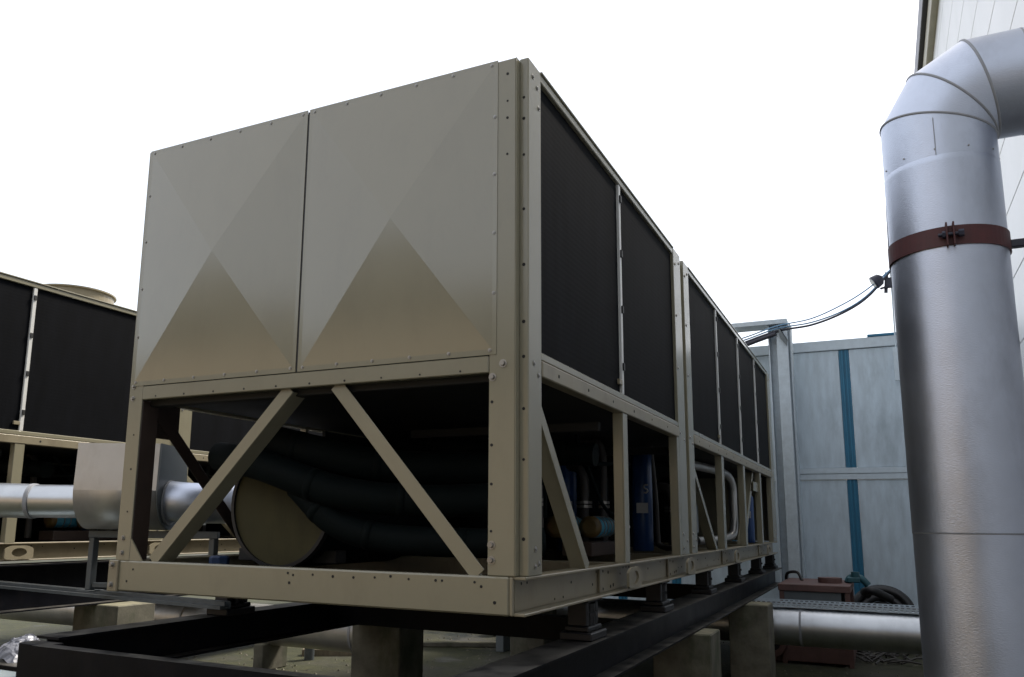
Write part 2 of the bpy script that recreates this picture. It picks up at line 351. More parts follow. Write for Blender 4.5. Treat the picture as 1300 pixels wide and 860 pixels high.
# ------------------------------------------------------------------ far acoustic screen
YW = 10.5
def screen_wall():
    t = thing('acoustic_screen', (-2, YW, G), 'blue grey galvanised panel screen wall with blue joint strips at the far end', 'wall')
    strips = [0.905 + 0.895*k for k in range(-9, 2)]
    zr0, zr1, zt = 1.06, 1.235, 3.06
    edges = [-8.1] + strips + [2.58]
    for a, b in zip(edges[:-1], edges[1:]):
        for z0, z1 in ((G+0.12, zr0-0.004), (zr1+0.004, zt-0.004)):
            m = MB(); m.box(a+0.076 if a != -8.1 else a, b-0.076 if b != 2.58 else b, YW+0.02, YW+0.1, z0, z1, 0.006)
            m.build('panel', 'wallgalv', t)
    for x in strips:
        for z0, z1 in ((G+0.12, zr0-0.002), (zr1+0.002, zt-0.002)):
            m = MB(); m.box(x-0.074, x+0.074, YW+0.03, YW+0.1, z0, z1, 0.003)
            m.box(x-0.04, x-0.012, YW+0.012, YW+0.032, z0, z1, 0.003); m.box(x+0.012, x+0.04, YW+0.012, YW+0.032, z0, z1, 0.003)
            m.build('joint_strip', 'bluestrip', t)
    m = MB(); m.box(-8.1, 2.58, YW-0.004, YW+0.1, zr0, 1.145, 0.004); m.box(-8.1, 2.58, YW-0.012, YW+0.1, 1.149, zr1, 0.004); m.build('middle_rail', 'flash', t)
    m = MB(); m.box(-8.1, 2.58, YW-0.006, YW+0.11, zt, 3.22, 0.006); m.build('top_flashing', 'flash', t)
    m = MB(); m.box(1.25, 2.58, YW-0.012, YW+0.13, 3.225, 3.262, 0.004); m.build('cap_strip', 'bluestrip', t)
    m = MB(); m.box(-8.1, 2.58, YW+0.0, YW+0.1, G, G+0.116, 0.004); m.build('base_rail', 'flash', t)
screen_wall()

def column():
    t = thing('steel_column', (0.03, 10.12, G), 'galvanised steel column with a bracket arm standing before the far screen wall', 'column')
    m = MB(); x0, x1, y0, y1 = -0.13, 0.2, 9.98, 10.25
    b, h, tf, tw = x1-x0, y1-y0, 0.02, 0.014
    m.box(x0, x0+tf, y0, y1, G, 3.42, 0.003); m.box(x1-tf, x1, y0, y1, G, 3.42, 0.003); m.box(x0+tf, x1-tf, (y0+y1)/2-tw/2, (y0+y1)/2+tw/2, G, 3.42, 0.001)
    m.build('shaft', 'column', t)
    m = MB(); m.box(0.0, 0.16, 9.9, 9.976, G, 3.3, 0.004); m.build('stiffener', 'column', t)
    m = MB(); m.box(-0.9, 0.16, 9.93, 10.3, 3.425, 3.50, 0.005); m.build('bracket_arm', 'column', t)
    m = MB(); m.prism([(0.03, 3.40), (0.161, 3.15), (0.14, 3.06), (0.05, 3.2)], (0, 9.86, 0), (1, 0, 0), (0, 0, 1), (0, 0.02, 0)); m.prism([(0.03, 3.40), (0.161, 3.15), (0.155, 3.14), (0.024, 3.39)], (0, 9.86, 0), (1, 0, 0), (0, 0, 1), (0, 0.12, 0))
    m.build('gusset', 'greyplate', t)
    m = MB(); m.box(-0.3, 0.35, 9.85, 10.4, G, G+0.03, 0.004); m.build('base_plate', 'column', t)
column()

def mast():
    t = thing('thin_mast', (1.63, 10.42, G), 'very thin pale pole rising behind the big pipe', 'pole')
    m = MB(); m.cyl((1.62, 10.42, 2.6), (1.64, 10.42, 4.45), 0.011, 8); m.build('pole', 'flash', t)
    m = MB(); m.cyl((1.64, 10.42, 4.4), (1.655, 10.42, 5.25), 0.016, 8); m.build('aerial_tip', 'gutter', t)
    m = MB(); m.box(1.58, 1.66, 10.36, 10.404, 2.5, 3.0, 0.004); m.build('wall_bracket', 'flash', t)
    f = thing('floodlight', (1.5, 10.35, 4.0), 'small round floodlight with cables beside the big pipe', 'lamp')
    m = MB(); c = Vector((1.43, 10.3, 4.03)); d = Vector((-0.85, -0.1, -0.55)).normalized()
    m.tube([c-d*0.10, c-d*0.06, c+d*0.03, c+d*0.05], [0.04, 0.09, 0.105, 0.10], 16); m.build('lamp_body', 'gutter', f)
    m = MB(); m.cyl(c+d*0.051, c+d*0.058, 0.085, 16); m.build('lamp_glass', 'lampglass', f)
    m = MB(); m.bar(c+Vector((0.05, 0, -0.12)), (1.66, 10.4, 3.98), (0, 0, 1), 0.03, 0.03); m.bar((1.55, 10.38, 3.86), (1.58, 10.4, 4.18), (1, 0, 0), 0.05, 0.04)
    m.box(1.56, 1.66, 10.36, 10.4, 3.93, 4.09, 0.004); m.build('clamp', 'gutter', f)
mast()

def cables():
    def cab(pts, r, mtl, label):
        m = MB(); m.tube(curve(pts, 10), r, 8); o = m.build('cable', mtl); tag(o, label, 'cable', 'cables slung from the column to the floodlight')
    cab([(-1.1, 10.0, 2.98), (-0.5, 10.02, 3.19), (0.02, 9.88, 3.30), (0.5, 10.1, 3.40), (0.95, 10.2, 3.57), (1.3, 10.28, 3.80), (1.63, 10.36, 4.18)], 0.016, 'cableblack', 'thick dark sagging cable, lowest of the bundle slung above the screen wall')
    cab([(-1.1, 10.06, 3.10), (-0.5, 10.06, 3.24), (0.02, 9.86, 3.335), (0.5, 10.1, 3.44), (0.95, 10.2, 3.60), (1.3, 10.28, 3.83), (1.64, 10.36, 4.21)], 0.011, 'cableblue', 'pale blue cable lying close on the dark one above the screen wall')
    cab([(-1.1, 10.1, 3.16), (-0.5, 10.1, 3.29), (0.02, 9.84, 3.37), (0.5, 10.1, 3.50), (0.95, 10.2, 3.70), (1.3, 10.28, 3.92), (1.65, 10.36, 4.22)], 0.010, 'cableblue', 'thin pale blue cable, topmost and tightest of the bundle above the screen wall')
    m = MB(); m.tube(curve([(-1.5, 10.2, 2.82), (-0.55, 9.96, 3.11), (0.0, 9.87, 3.26)], 8), 0.034, 8); o = m.build('hose', 'cableblack')
    tag(o, 'short thick black hose hanging left of the steel column', 'hose')
cables()

# ------------------------------------------------------------------ the chiller
ZT, XL, XP = 2.405, -2.298, -0.044
def screws(pts, nrm, r=0.0075, h=0.007):
    m = MB(); nrm = Vector(nrm)
    for p in pts:
        p = Vector(p); m.cyl(p-nrm*0.001, p+nrm*0.0025, r*1.5, 10, False); m.tube([p+nrm*0.0024, p+nrm*h], [r, r*0.8], 6, True, False)
    return m
def holes(pts, nrm, r=0.011):
    m = MB(); nrm = Vector(nrm)
    for p in pts:
        p = Vector(p); rr = r*random.uniform(0.8, 1.15); m.cyl(p-nrm*0.002, p+nrm*0.0012, rr, 10, False)
    return m

def chiller():
    t = thing('air_cooled_chiller', (XL/2, 0, 0), 'large beige air cooled chiller with cross creased end panels, nearest machine', 'chiller', 'air cooled chillers')
    P = lambda m, n, k: m.build(n, k, t)
    # --- base frame
    m = MB(); m.box(XL, -0.068, 0.0, 0.055, 0.0, 0.152, 0.007); b = P(m, 'front_base_beam', 'cream')
    hp = []
    hp = [(x, 0.0, z) for x, z in ((-1.17, .128), (-1.14, .12), (-1.16, .085), (-1.03, .126), (-.92, .122), (-.81, .122), (-.7, .126), (-.62, .134), (-.53, .126), (-.4, .126), (-.37, .126), (-.22, .126), (-.19, .11), (-.13, .05), (-2.16, .11), (-2.2, .05))]
    holes(hp, (0, -1, 0), 0.0065).build('bolt_hole', 'hole', b, 'stuff')
    m = MB(); m.box(XL-0.03, XL+0.04, -0.012, 0.08, -0.004, 0.153, 0.004); P(m, 'corner_bracket', 'cream_rail')
    screws([(XL+0.0, -0.012, 0.13), (XL, -0.012, 0.03)], (0, -1, 0), 0.012, 0.014).build('bolt', 'screw', t, 'stuff')
    def side_channel(s):
        x = -0.066 if s > 0 else XL+0.004
        m = MB(); L = 8.66
        m.box(x-0.006, x, 0.056, L, 0.012, 0.142, 0.001)
        m.box(x-0.02, x+0.066*1.0 if s > 0 else x+0.02, 0.012, L, 0.1405, 0.1525, 0.003)
        m.box(x-0.02, x+0.062 if s > 0 else x+0.02, 0.012, L, 0.0, 0.0115, 0.003)
        return P(m, 'side_base_channel', 'cream_rail')
    bc = side_channel(1); side_channel(-1)
    m = MB(); m.box(-0.0655, -0.052, -0.001, 0.02, 0.002, 0.15, 0.003); P(m, 'corner_angle', 'cream_rail')
    hp = []
    y = 0.12
    while y < 8.5:
        hp.append((-0.066, y, random.choice((0.03, 0.06, 0.09, 0.115, 0.12)))); y += random.choice((0.06, 0.11, 0.21, 0.32))
    holes(hp, (1, 0, 0), 0.0065).build('bolt_hole', 'hole', bc, 'stuff')
    for y in (1.42, 2.93, 5.05, 7.5):                       # splice plate and lifting eye
        m = MB(); m.box(-0.0645, -0.052, y-0.30, y-0.02, 0.013, 0.139, 0.002); pl = P(m, 'splice_plate', 'cream_rail')
        holes([(-0.052, y-0.25, 0.12), (-0.052, y-0.25, 0.03), (-0.052, y-0.16, 0.11), (-0.052, y-0.12, 0.035), (-0.052, y-0.07, 0.04)], (1, 0, 0), 0.009).build('bolt_hole', 'hole', pl, 'stuff')
        m = MB(); c = Vector((0.004, y+0.13, 0.072)); ro, n = 0.09, 28
        ring_o = []
        for j in range(n):                                 # plate outline: square below, rounded above
            a = 2*math.pi*j/n; cx_, sz = math.cos(a), math.sin(a); k = min(1/max(abs(cx_), 1e-6), 1/max(abs(sz), 1e-6))
            k = min(k, 1.12) if sz > 0 else min(k, 1.3)
            ring_o.append((cx_*0.13*k, sz*0.056*k))
        ri = [(math.cos(2*math.pi*j/n)*0.068, math.sin(2*math.pi*j/n)*0.036) for j in range(n)]
        vs = []
        for X in (0.0, 0.014):
            vs += [c+Vector((X, a, max(-0.07, min(0.078, b_)))) for a, b_ in ring_o] + [c+Vector((X, a, b_)) for a, b_ in ri]
        fs = []
        for j in range(n):
            k = (j+1) % n
            fs += [(2*n+j, 2*n+k, 3*n+k, 3*n+j), (k, j, n+j, n+k), (j, k, 2*n+k, 2*n+j), (n+k, n+j, 3*n+j, 3*n+k)]
        m.add(vs, fs); P(m, 'lifting_eye', 'cream_rail')
    for y in (1.7, 3.3, 5.2, 7.0):
        m = MB(); m.box(XL+0.03, -0.09, y, y+0.09, 0.02, 0.139, 0.004); P(m, 'cross_member', 'cream_rail')
    m = MB(); m.box(XL+0.03, -0.09, 8.58, 8.66, 0.0, 0.15, 0.004); P(m, 'rear_base_beam', 'cream_rail')
    # --- end posts of the front face
    m = MB(); m.box(-0.166, XP, 0.004, 0.1, 0.153, ZT-0.004, 0.004); q = P(m, 'corner_post', 'cream')
    screws([(-0.148, 0.004, z) for z in (0.215, 0.275)]+[(-0.1, 0.004, 1.02), (-0.148, 0.004, 0.965)], (0, -1, 0), 0.012, 0.012).build('bolt', 'screw', q, 'stuff')
    holes([(-0.15, 0.004, z) for z in (0.33, 0.52, 0.68, 0.86)]+[(-0.085, 0.004, z) for z in (1.95, 2.12, 2.2, 2.33)], (0, -1, 0), 0.006).build('bolt_hole', 'hole', q, 'stuff')
    m = MB(); m.box(XL, -2.2, 0.004, 0.012, 0.153, ZT-0.004, 0.003); m.box(XL, XL+0.012, 0.013, 0.19, 0.153, ZT-0.004, 0.003)
    m2 = MB(); m2.box(-2.225, -2.2, 0.013, 0.12, 0.153, 0.985, 0.003); m2.box(-2.28, -2.226, 0.11, 0.12, 0.153, 0.985, 0.002); P(m2, 'inner_post', 'brown_and_shade_steel')
    m.prism([(0, 0), (0.09, 0.0), (0.0, 0.11)], (-2.1995, 0.006, 0.153), (1, 0, 0), (0, 0, 1), (0, 0.008, 0))
    q = P(m, 'corner_post', 'cream')
    screws([(-2.255, 0.004, z) for z in (0.19, 0.265)]+[(-2.268, 0.004, z) for z in (0.995, 1.06)], (0, -1, 0), 0.010, 0.010).build('bolt', 'screw', q, 'stuff')
    holes([(-2.24, 0.004, z) for z in (0.4, 0.62, 0.8)], (0, -1, 0), 0.005).build('bolt_hole', 'hole', q, 'stuff')
    m = MB(); m.box(-2.1995, -0.1665, 0.002, 0.05, 0.985, 1.058, 0.004); q = P(m, 'lower_panel_rail', 'cream')
    holes([(-2.1+0.2*k, 0.002, 1.0) for k in range(10)], (0, -1, 0), 0.005).build('bolt_hole', 'hole', q, 'stuff')
    m = MB(); m.box(-2.1995, -0.1665, 0.06, 0.12, 0.955, 1.0, 0.004); P(m, 'lower_inner_angle', 'dark_inside')
    # --- two cross creased end panels
    def panel(x0, x1, z0, z1, notch=False):
        m = MB(); y0, pk, g = 0.001, -0.038, 0.02
        cxp, czp = (x0+x1)/2, (z0+z1)/2
        o = [(x0, z0), (x1, z0), (x1, z1), (x0, z1)]; a0, a1, c0, c1 = x0+0.02, x1-0.02, z0+0.024, z1-0.02
        i = [(a0, c0), (a1, c0), (a1, c1), (a0, c1)]
        vs = [(a, y0, c) for a, c in o] + [(a, y0, c) for a, c in i] + [(cxp, pk, czp)] + [(a, y0+0.003, c) for a, c in o]
        fs = [(0, 1, 5, 4), (1, 2, 6, 5), (2, 3, 7, 6), (3, 0, 4, 7), (4, 5, 8), (5, 6, 8), (6, 7, 8), (7, 4, 8)]
        fs += [(1, 0, 9, 10), (2, 1, 10, 11), (3, 2, 11, 12), (0, 3, 12, 9), (9, 12, 11, 10)]
        m.add(vs, fs); q = P(m, 'end_panel', 'panel')
        sp = []
        n = 5; k = max(2, round((x1-x0)/0.21))
        for j in range(k+1):
            x = x0+0.03+(x1-x0-0.06)*j/k; sp += [(x, y0, z1-0.018), (x, y0, z0+0.02)]
        for j in range(1, 5): sp += [((x0+0.018) if x0 < -2 else (x1-0.014), y0, z0+(z1-z0)*j/5)]
        screws(sp, (0, -1, 0), 0.0055, 0.005).build('screw', 'screw', q, 'stuff')
        return q
    panel(-2.285, -1.187, 1.061, ZT); panel(-1.175, -0.131, 1.061, ZT)
    m = MB(); m.box(-1.1868, -1.1752, 0.0045, 0.02, 1.062, ZT-0.01, 0); P(m, 'panel_gap_backing', 'clip')
    m = MB(); m.box(XL+0.013, -0.1665, 0.0255, 0.05, 1.062, ZT-0.006, 0.002); P(m, 'panel_backing', 'dark_inside')
    # --- front X braces (angles) and rear braces
    def angle(a, b_, side, w_=0.085, name='diagonal_brace', k='cream', leg=0.10):
        m = MB(); a, b_ = Vector(a), Vector(b_); d = (b_-a).normalized(); sd = Vector(side)
        m.bar(a, b_, sd, w_, 0.007, 0.002)
        tt = d.cross((sd-d*sd.dot(d)).normalized()); off = (sd-d*sd.dot(d)).normalized()*(w_/2-0.0035)
        inward = Vector((0, 1, 0)) if abs(sd.y) < 0.5 else Vector((-1, 0, 0))
        m.bar(a+off+inward*(leg/2+0.004), b_+off+inward*(leg/2+0.004), inward, leg, 0.0065, 0.002)
        P(m, name, k)
    angle((-1.235, 0.028, 0.99), (-2.06, 0.028, 0.152), (1, 0, -0.6), 0.062); angle((-0.965, 0.028, 0.99), (-0.215, 0.028, 0.152), (-1, 0, -0.6), 0.068)
    angle((XL+0.03, 0.12, 1.0), (XL+0.03, 1.0, 0.16), (0, 1, 0.8), 0.075, 'side_diagonal', 'brown_and_shade_steel', 0.05)
    m = MB(); m.box(XL+0.02, XL+0.027, 0.08, 0.34, 0.80, 0.985, 0.002); m.build('gusset_plate', 'brown_and_shade_steel', t)
    # --- side frames (right face)
    def post(y0, y1, z0, z1, x0=-0.06, x1=0.0, name='side_post', k='cream'):
        m = MB(); m.box(x1-0.007, x1, y0, y1, z0, z1, 0.002); m.box(x0, x1-0.0075, y0, y0+0.007, z0, z1, 0.002); m.box(x0, x0+0.007, y0+0.0075, y1, z0, z1, 0.002)
        q = P(m, name, k); return q
    zs0, zs1 = 1.095, 2.366
    m = MB(); m.box(XP, 0.0, 0.040, 0.187, 0.153, ZT+0.005, 0.004); q = P(m, 'side_corner_post', 'cream')
    holes([(-0.022, 0.040, z) for z in (0.3, 0.62, 0.83, 1.05, 1.2, 1.45, 1.7, 1.95, 2.12, 2.22)], (0, -1, 0), 0.007).build('bolt_hole', 'hole', q, 'stuff')
    screws([(0, 0.11, 0.19), (0, 0.11, 0.26), (0, 0.15, 0.2), (0, 0.1, 1.03), (0, 0.15, 0.985), (0, 0.09, 2.34), (0, 0.14, 2.31), (0, 0.16, 2.22)], (1, 0, 0), 0.008, 0.006).build('bolt', 'screw', q, 'stuff')
    m = MB(); m.box(XP+0.0002, XP+0.003, 0.001, 0.0395, 0.156, ZT-0.006, 0.001); P(m, 'panel_return', 'cream')
    def module(ya, yb, mulls, first):
        # top rail, sill rail
        m = MB(); m.box(-0.05, -0.002, ya, yb, zs1, ZT+0.0, 0.004); m.box(-0.03, 0.006, ya, yb, ZT+0.001, ZT+0.012, 0.003); P(m, 'top_rail', 'cream')
        m = MB(); m.box(-0.06, -0.002, ya, yb, 1.060, zs0, 0.004); P(m, 'screen_sill', 'cream')
        m = MB(); m.box(-0.06, 0.004, ya+0.002, yb, 0.985, 1.056, 0.005); q = P(m, 'side_rail', 'cream_rail')
        holes([(0.004, ya+0.2+0.42*k, 1.02) for k in range(int((yb-ya-0.2)/0.42)+1)], (1, 0, 0), 0.008).build('bolt_hole', 'hole', q, 'stuff')
        es = [ya]+mulls+[yb]
        for a, b_ in zip(es[:-1], es[1:]):
            m = MB(); m.box(-0.045, -0.022, a+(0.018 if a != ya else 0.0), b_-(0.018 if b_ != yb else 0.0), zs0+0.001, zs1-0.001, 0); P(m, 'coil_screen', 'coil')
        for y in mulls:
            m = MB(); m.box(-0.04, -0.006, y-0.0175, y+0.0175, zs0+0.001, zs1-0.001, 0.003); q = P(m, 'mullion', 'strip')
            m = MB()
            for k in range(4):
                z = zs0+0.16+0.34*k; m.box(-0.0055, 0.004, y-0.013, y+0.013, z-0.022, z+0.022, 0.002)
            m.build('clip', 'clip', q, 'stuff')
        m = MB(); y = mulls[0]; m.box(-0.02, -0.004, y-0.075, y-0.019, zs0+0.05, zs0+0.08, 0.002); P(m, 'latch_tab', 'cream_rail')
    module(0.188, 2.849, [1.465], True); module(3.381, 8.388, [4.637, 5.927, 7.218], False)
    def fullpost(y0, y1, name='frame_post'):
        m = MB(); m.box(-0.05, 0.0, y0, y1, 0.153, ZT+0.01, 0.004); q = P(m, name, 'cream')
        screws([(0, y0+0.05, z) for z in (0.2, 0.3, 1.02, 1.5, 1.9, 2.3)]+[(0, y1-0.05, z) for z in (0.25, 0.98, 2.34)], (1, 0, 0), 0.008, 0.006).build('bolt', 'screw', q, 'stuff')
    fullpost(2.85, 3.08); fullpost(3.19, 3.38); fullpost(8.39, 8.66)
    m = MB(); m.box(-0.09, -0.03, 3.081, 3.189, 0.153, ZT, 0.003); P(m, 'joint_channel', 'cream')
    post(1.42, 1.51, 0.153, 0.984); post(2.78, 2.846, 0.153, 0.984)
    for y in (4.58, 5.87, 7.15, 8.25): post(y, y+0.12, 0.153, 0.984)
    def flat(a, b_, w_, name):
        m = MB(); m.bar(a, b_, (0, 1, 0), w_, 0.008, 0.002); d = (Vector(b_)-Vector(a)).normalized()
        m.bar(Vector(a)+Vector((-0.04, -w_/2+0.004, 0)), Vector(b_)+Vector((-0.04, -w_/2+0.004, 0)), (1, 0, 0), 0.07, 0.007, 0.002); P(m, name, 'cream')
    flat((-0.012, 0.17, 0.86), (-0.012, 0.80, 0.155), 0.055, 'side_diagonal')
    flat((-0.012, 3.37, 0.80), (-0.012, 4.25, 0.155), 0.05, 'side_diagonal')
    flat((-0.05, 6.95, 0.97), (-0.05, 6.1, 0.155), 0.08, 'side_diagonal')
    m = MB(); m.box(-0.03, -0.02, 6.75, 7.2, 0.75, 0.86, 0.002); P(m, 'gusset_plate', 'cream')
    # --- left face (plain frame and screens)
    for a, b_ in ((0.2, 1.45), (1.48, 2.85), (3.38, 4.6), (4.65, 5.9), (5.95, 7.2), (7.25, 8.4)):
        m = MB(); m.box(XL+0.022, XL+0.045, a, b_, zs0, zs1, 0); P(m, 'coil_screen', 'coil')
    for y in (1.45, 2.85, 3.19, 4.6, 5.9, 7.2, 8.4):
        m = MB(); m.box(XL, XL+0.05, y, y+0.03 if y not in (2.85, 3.19, 8.4) else y+0.19, 0.153, ZT, 0.003); P(m, 'frame_post', 'cream')
    m = MB(); m.box(XL+0.001, XL+0.05, 0.195, 8.6, 0.985, 1.09, 0.003); m.box(XL+0.001, XL+0.05, 0.195, 8.6, zs1, ZT, 0.003); P(m, 'side_rail', 'cream')
    # --- deck, top, fans
    m = MB(); m.box(XL+0.055, -0.066, 0.13, 8.6, 1.0, 1.03, 0); P(m, 'coil_deck', 'dark_inside')
    m = MB(); m.box(XL+0.055, -0.066, 0.06, 8.6, ZT-0.05, ZT-0.004, 0); P(m, 'top_deck', 'cream')
    m = MB(); m.box(XL+0.055, -0.066, 8.605, 8.64, 0.16, ZT-0.005, 0.003); P(m, 'rear_panel', 'cream')
    for y in (1.0, 2.3, 4.0, 5.3, 6.6, 7.9):
        for x in (-0.62, -1.72):
            f = MB(); f.ring((x, y, ZT-0.01), (0, 0, 1), 0.37, 0.357, 0.185, 40); f.ring((x, y, ZT+0.175), (0, 0, 1), 0.392, 0.355, 0.014, 40); q = P(f, 'fan_shroud', 'cream_rail')
            f = MB()
            for k in range(5):
                a = 2*math.pi*k/5; d = Vector((math.cos(a), math.sin(a), 0)); f.bar(Vector((x, y, ZT+0.1))+d*0.08, Vector((x, y, ZT+0.1))+d*0.34, Vector((-d.y, d.x, 0.5)), 0.16, 0.006)
            f.cyl((x, y, ZT+0.03), (x, y, ZT+0.16), 0.09); f.build('fan_blades', 'dark_inside', q)
    # --- vessels and pipework inside
    m = MB(); cx_, cz_, r_ = -1.765, 0.45, 0.338
    m.tube([(cx_, 0.66, cz_), (cx_, 0.70, cz_), (cx_, 5.6, cz_)], [r_+0.012, r_+0.012, r_+0.012], 40); e = P(m, 'evaporator', 'foam')
    m = MB(); m.tube([(cx_, 0.645, cz_), (cx_, 0.659, cz_)], [r_-0.004, r_-0.001], 48, True, False); m.build('end_plate', 'evap', e)
    m = MB(); m.ring((cx_, 0.63, cz_), (0, 1, 0), r_+0.016, r_-0.004, 0.04, 48); m.build('end_rim', 'rubber', e)
    m = MB(); m.box(XL+0.06, -0.1, 0.62, 8.55, 0.022, 0.03, 0); P(m, 'base_pan', 'dark_inside')
    for y in (0.75, 2.6):
        m = MB(); m.box(-2.15, -1.45, y, y+0.1, 0.13, 0.2, 0.004); P(m, 'evaporator_saddle', 'dark_inside')
    for pts, r_ in (([(-2.15, 0.95, 0.78), (-1.85, 0.60, 0.81), (-1.5, 0.58, 0.74), (-1.1, 0.75, 0.66), (-0.4, 1.2, 0.66)], 0.09),
                    ([(-2.1, 0.5, 0.72), (-1.75, 0.45, 0.66), (-1.3, 0.50, 0.52), (-0.9, 0.65, 0.47), (-0.4, 0.9, 0.49)], 0.085),
                    ([(-1.55, 0.52, 0.55), (-1.32, 0.55, 0.36), (-1.05, 0.62, 0.28), (-0.6, 0.75, 0.26), (-0.3, 0.95, 0.27)], 0.075),
                    ([(-2.2, 2.2, 0.9), (-1.2, 2.0, 0.86), (-0.35, 2.0, 0.80)], 0.075)):
        cp = curve(pts, 8); m = MB(); m.tube(cp, r_, 20); q = P(m, 'insulated_pipe', 'foam')
        for k in range(5, len(cp)-1, 9):
            m = MB(); d = (cp[k+1]-cp[k]).normalized(); m.tube([cp[k]-d*0.022, cp[k]-d*0.0215, cp[k]+d*0.0215, cp[k]+d*0.022], [r_-0.001, r_+0.0025, r_+0.0025, r_-0.001], 20); m.build('tape_band', 'foam', q)
    for x, y in ((-1.15, 2.1), (-0.95, 3.3), (-1.2, 5.0), (-0.9, 6.6)):
        m = MB(); m.tube([(x, y, 0.16), (x, y, 0.2), (x, y, 0.72), (x, y, 0.85), (x, y, 0.9)], [0.24, 0.27, 0.27, 0.2, 0.08], 20); P(m, 'compressor', 'foam')
    m = MB(); m.box(-2.2, -0.65, 4.3, 4.36, 0.16, 0.99, 0.004); P(m, 'bulkhead', 'dark_inside')
    m = MB(); m.box(XL+0.06, XL+0.09, 1.62, 8.5, 0.16, 0.985, 0.003); P(m, 'left_closing_sheet', 'dark_inside')
    m = MB(); m.box(-0.66, -0.45, 2.2, 3.1, 0.15, 0.24, 0.004); P(m, 'canister_bracket', 'brown_and_shade_steel')
    for x, y in ((-0.60, 2.60), (-0.60, 1.90)):
        if y < 2: x, y = -0.77, 2.36
        m = MB(); m.tube([(x, y+0.03, 0.34), (x, y+0.05, 0.34), (x, y+0.42, 0.34)], [0.06, 0.074, 0.074], 20); q = P(m, 'filter_drier', 'canblue')
        m = MB(); m.tube([(x, y, 0.34), (x, y+0.01, 0.34), (x, y+0.049, 0.34)], [0.05, 0.078, 0.078], 20); m.build('end_cap', 'ochre', q)
        m = MB()
        for k in (0.13, 0.2, 0.3, 0.37): m.ring((x, y+k, 0.34), (0, 1, 0), 0.080, 0.073, 0.008, 20)
        m.build('wire_band', 'screw', q)
        m = MB(); m.cyl((x, y+0.43, 0.34), (x, y+1.0, 0.34), 0.018, 10); m.build('liquid_line', 'screw', q)
    for x, y, hgt in ((-0.44, 3.45, 0.97), (-0.90, 2.95, 0.97), (-0.22, 7.55, 0.75)):
        m = MB(); m.tube([(x, y, 0.155), (x, y, 0.17), (x, y, hgt-0.05), (x, y, hgt)], [0.075, 0.082, 0.082, 0.05], 20); q = P(m, 'oil_separator', 'blue')
        a = math.atan2(-3.0-y, 1.28-x); d = Vector((math.cos(a), math.sin(a), 0)); sd = Vector((-d.y, d.x, 0))
        m = MB(); m.obox(Vector((x, y, 0.49))+d*0.083, sd, (0, 0, 1), d, (0.045, 0.04, 0.002), 0); m.build('label_plate', 'label', q)
        if y == 3.45:
            m = MB(); c = Vector((x, y, 0.64))+d*0.081+sd*0.03
            S = [(1, 1.0), (0.1, 1.05), (-0.8, 0.7), (-0.6, 0.15), (0.5, -0.15), (0.85, -0.6), (0.1, -1.05), (-0.9, -0.95)]
            m.tube(curve([c+sd*(0.018*p)+Vector((0, 0, 0.03*q_))+d*0.003 for p, q_ in S], 5), 0.006, 6); m.build('letter_mark', 'label', q)
    m = MB(); m.tube(curve([(-0.4, 3.59, 1.0), (-0.4, 3.72, 0.6), (-0.4, 3.76, 0.3), (-0.38, 3.76, 0.19), (-0.2, 3.6, 0.17)], 6), 0.022, 10); P(m, 'suction_hose', 'hosegrey')
    m = MB(); m.tube(curve([(-0.38, 4.4, 0.93), (-0.3, 5.2, 0.93), (-0.22, 6.05, 0.91), (-0.195, 6.33, 0.80), (-0.195, 6.37, 0.6), (-0.195, 6.37, 0.36), (-0.21, 6.28, 0.25), (-0.3, 6.0, 0.21), (-0.45, 5.6, 0.2)], 6), 0.044, 14); P(m, 'clad_refrigerant_pipe', 'cladbox')
    for pts in ([(-0.7, 2.0, 0.95), (-0.72, 2.05, 0.4)], [(-0.55, 2.2, 0.95), (-0.5, 2.6, 0.5), (-0.45, 2.9, 0.4)], [(-0.8, 1.9, 0.75), (-0.3, 2.6, 0.78)], [(-0.95, 2.1, 0.9), (-0.9, 2.3, 0.2)]):
        m = MB(); m.tube(curve(pts+[] if len(pts) > 2 else [pts[0], tuple((Vector(pts[0])+Vector(pts[1]))/2), pts[1]], 4), 0.014, 8); P(m, 'copper_line', 'foam')
    for x, y, r_, z1 in ((-0.72, 2.85, 0.035, 0.78), (-0.60, 2.95, 0.025, 0.98), (-0.82, 2.2, 0.03, 0.95), (-0.55, 5.1, 0.03, 0.95), (-0.5, 4.8, 0.05, 0.7)):
        m = MB(); m.tube(curve([(x-0.25, y+0.1, z1+0.02), (x-0.06, y+0.02, z1), (x, y, z1-0.1), (x, y, 0.5), (x, y, 0.17)], 5), r_, 10); q = P(m, 'riser_pipe', 'hosegrey')
        m = MB(); m.ring((x, y, 0.48), (0, 0, 1), r_*1.7, r_*0.9, 0.02, 12); m.ring((x, y, 0.51), (0, 0, 1), r_*1.7, r_*0.9, 0.02, 12); m.build('pipe_union', 'screw', q)
    for y in (1.35, 3.0):
        m = MB(); m.box(-1.35, -0.12, y, y+0.04, 0.88, 0.93, 0.003); P(m, 'pipe_hanger', 'dark_inside')
    m = MB(); m.box(-0.14, -0.06, 3.55, 3.75, 0.3, 0.62, 0.004); P(m, 'junction_box', 'greyplate')
    m = MB(); m.ring((-0.72, 1.35, 0.66), (0.3, -1, 0), 0.05, 0.04, 0.012, 20); m.cyl((-0.72, 1.36, 0.66), (-0.72, 1.5, 0.64), 0.012, 8); P(m, 'valve_handle', 'screw')
    return t
ch = chiller()
ch2 = copy_tree(ch); ch2.location.x -= 5.3
ch2['label'] = 'second beige chiller at the left edge, with a round fan shroud on top'

